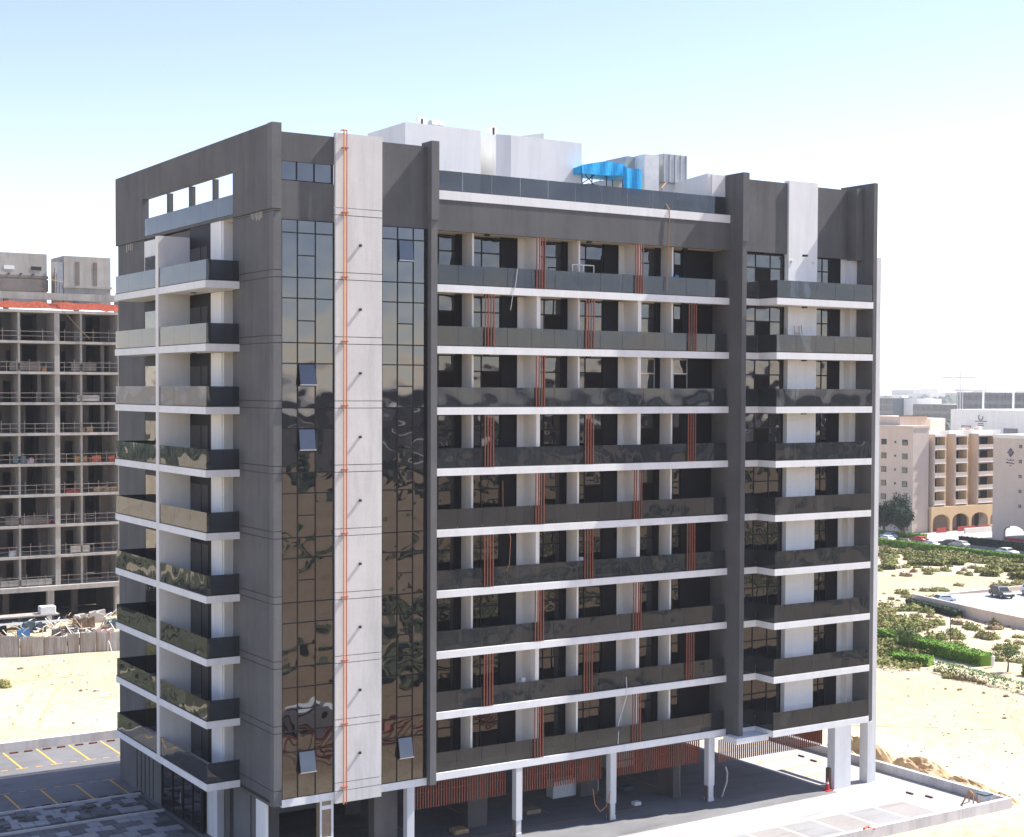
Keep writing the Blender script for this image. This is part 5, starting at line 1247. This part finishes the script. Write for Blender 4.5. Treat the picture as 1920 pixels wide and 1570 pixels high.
# tree belts far off read as one mass
def belt(lst, seed, mat='far_leaf'):
    mb = MB(); r_ = random.Random(seed)
    for (x0, y0, x1, y1, n_, h_, sp) in lst:
        for _ in range(n_):
            t_ = r_.random(); x = x0+(x1-x0)*t_+r_.uniform(-sp, sp); y = y0+(y1-y0)*t_+r_.uniform(-sp, sp); hh = h_*r_.uniform(.5, 1.1); q = hh*r_.uniform(.5, .9)
            n0 = len(mb.v); seg = 7; rings = 3; mi = mb.mi(mat)
            for j in range(rings+1):
                ph = math.pi/2*j/rings
                for i in range(seg): th = 6.283*i/seg; k_ = 1+r_.uniform(-.25, .25); mb.v.append((x+q*math.cos(ph)*math.cos(th)*k_, y+q*math.cos(ph)*math.sin(th)*k_, hh*math.sin(ph)*(1+r_.uniform(-.1, .1))))
            for j in range(rings):
                for i in range(seg): a = n0+j*seg+i; b_ = n0+j*seg+(i+1) % seg; mb.f.append((a, b_, b_+seg, a+seg)); mb.m.append(mi)
    return stuff(mb.build('distant_trees', base=(0, 0, 0)))
belt([(520, 560, 640, 430, 160, 8, 22), (600, 640, 700, 480, 160, 9, 25), (420, 400, 470, 340, 50, 6, 12), (900, 950, 1100, 700, 260, 12, 60), (1500, 1500, 1900, 1100, 300, 18, 120), (300, 270, 330, 240, 30, 5, 8), (230, 235, 245, 215, 16, 5, 4)], 3)
mb = MB(); r_ = random.Random(4)
for _ in range(160):
    t_ = r_.random(); k_ = r_.uniform(.7, 1.6); x = (1400+500*t_)*k_; y = (1500-400*t_)*k_; w_ = r_.uniform(12, 50)*k_; h_ = r_.uniform(6, 24)*k_
    mb.box(x, y, 0, x+w_, y+w_, h_, r_.choice(['white_stucco', 'cream_stucco', 'raw_concrete']))
for _ in range(500):    # the town behind the camera, seen only as reflections in the glass
    a = r_.uniform(-2.9, .1); d_ = r_.uniform(380, 1500); x = d_*math.cos(a)+60; y = d_*math.sin(a)-60; w_ = r_.uniform(10, 40); h_ = r_.uniform(5, 22)
    mb.box(x, y, 0, x+w_, y+w_, h_, r_.choice(['dark_concrete', 'cream_stucco', 'raw_concrete', 'block_wall']))
stuff(mb.build('distant_town', base=(0, 0, 0)))
belt([(-700, -420, 900, -520, 420, 9, 70), (-500, -250, 500, -330, 160, 6, 50), (-400, 150, -120, 500, 160, 8, 40), (-260, -50, -200, 200, 90, 6, 30)], 8)
# open scrub in front of and left of the plot (out of frame, mirrored by the facade)
def scrub(n_, fn, seed, mat='scrub_leaf'):
    mb = MB(); r_ = random.Random(seed); k = 0
    while k < n_:
        p = fn(r_)
        if p is None: continue
        x, y, s = p; k += 1; mi = mb.mi(mat); z = ground_z(x, y)-.05; n0 = len(mb.v); seg, rings = 7, 2
        for j in range(rings+1):
            ph = math.pi/2*j/rings
            for i in range(seg): th = 6.283*i/seg; q = 1+r_.uniform(-.3, .3); mb.v.append((x+s*math.cos(ph)*math.cos(th)*q, y+s*math.cos(ph)*math.sin(th)*q, z+s*.55*math.sin(ph)))
        for j in range(rings):
            for i in range(seg): a = n0+j*seg+i; b_ = n0+j*seg+(i+1) % seg; mb.f.append((a, b_, b_+seg, a+seg)); mb.m.append(mi)
    return stuff(mb.build('scrubland', base=(0, 0, 0)))
def f1(r_):
    x = r_.uniform(-110, 250); y = r_.uniform(-155, -14)
    if x > 15 and y > -24: return None
    if noise.noise(Vector((x*.03, y*.03, 4)))+.4*noise.noise(Vector((x*.11, y*.11, 8))) < (.05 if y > -60 else -.1): return None
    return x, y, r_.uniform(.4, 1.6)*(1.4 if y < -60 else 1)
scrub(2600, f1, 11, 'scrub_dark')
def f2(r_):
    y = r_.uniform(38, 150); x = -30.5+(y+70)*.235-r_.uniform(3, 75)
    if noise.noise(Vector((x*.05, y*.05, 14))) < -.18: return None
    return x, y, r_.uniform(.8, 2.4)
scrub(1500, f2, 12, 'scrub_dark')
# a red lattice crane boom and a white pick-up on the sand in front, mirrored low in the glass
bo = empty('crane_boom', (12, -24, 0), 'red lattice crane boom sections lying on the sand before the block', 'crane'); 
for q in range(3):
    mb = MB(); x0, y0 = 3+q*9.5, -25+q*.8
    for dy, dz in ((0, .2), (1.3, .2), (0, 1.5), (1.3, 1.5)): mb.tube((x0, y0+dy, dz), (x0+8.8, y0+dy+.6, dz), .09, 'pipe_red', 5)
    for i in range(7):
        a = x0+i*1.25
        for dy in (0, 1.3): mb.tube((a, y0+dy+i*.08, .2), (a+1.25, y0+dy+i*.08, 1.5), .06, 'pipe_red', 4)
    mb.build('boom_section', bo)
car(16.5, -30.5, .5, 4.8, 'car_white', 'white pick-up parked on the sand before the block, seen in the glass', True, 0)

# ------------------------------------------------------------------ haze
m = bpy.data.materials.new('haze_air'); m.use_nodes = True; nt = m.node_tree; nt.nodes.clear()
o_ = nt.nodes.new('ShaderNodeOutputMaterial'); v_ = nt.nodes.new('ShaderNodeVolumePrincipled')
v_.inputs['Color'].default_value = (.93, .95, 1.0, 1); v_.inputs['Density'].default_value = .00016; v_.inputs['Anisotropy'].default_value = .2
nt.links.new(v_.outputs[0], o_.inputs['Volume']); MATS['haze_air'] = m
mb = MB(); mb.box(-7200, -7200, -1.4, 7200, 7200, 44.0, 'haze_air'); hz = stuff(mb.build('haze', base=(0, 0, -1.4)))
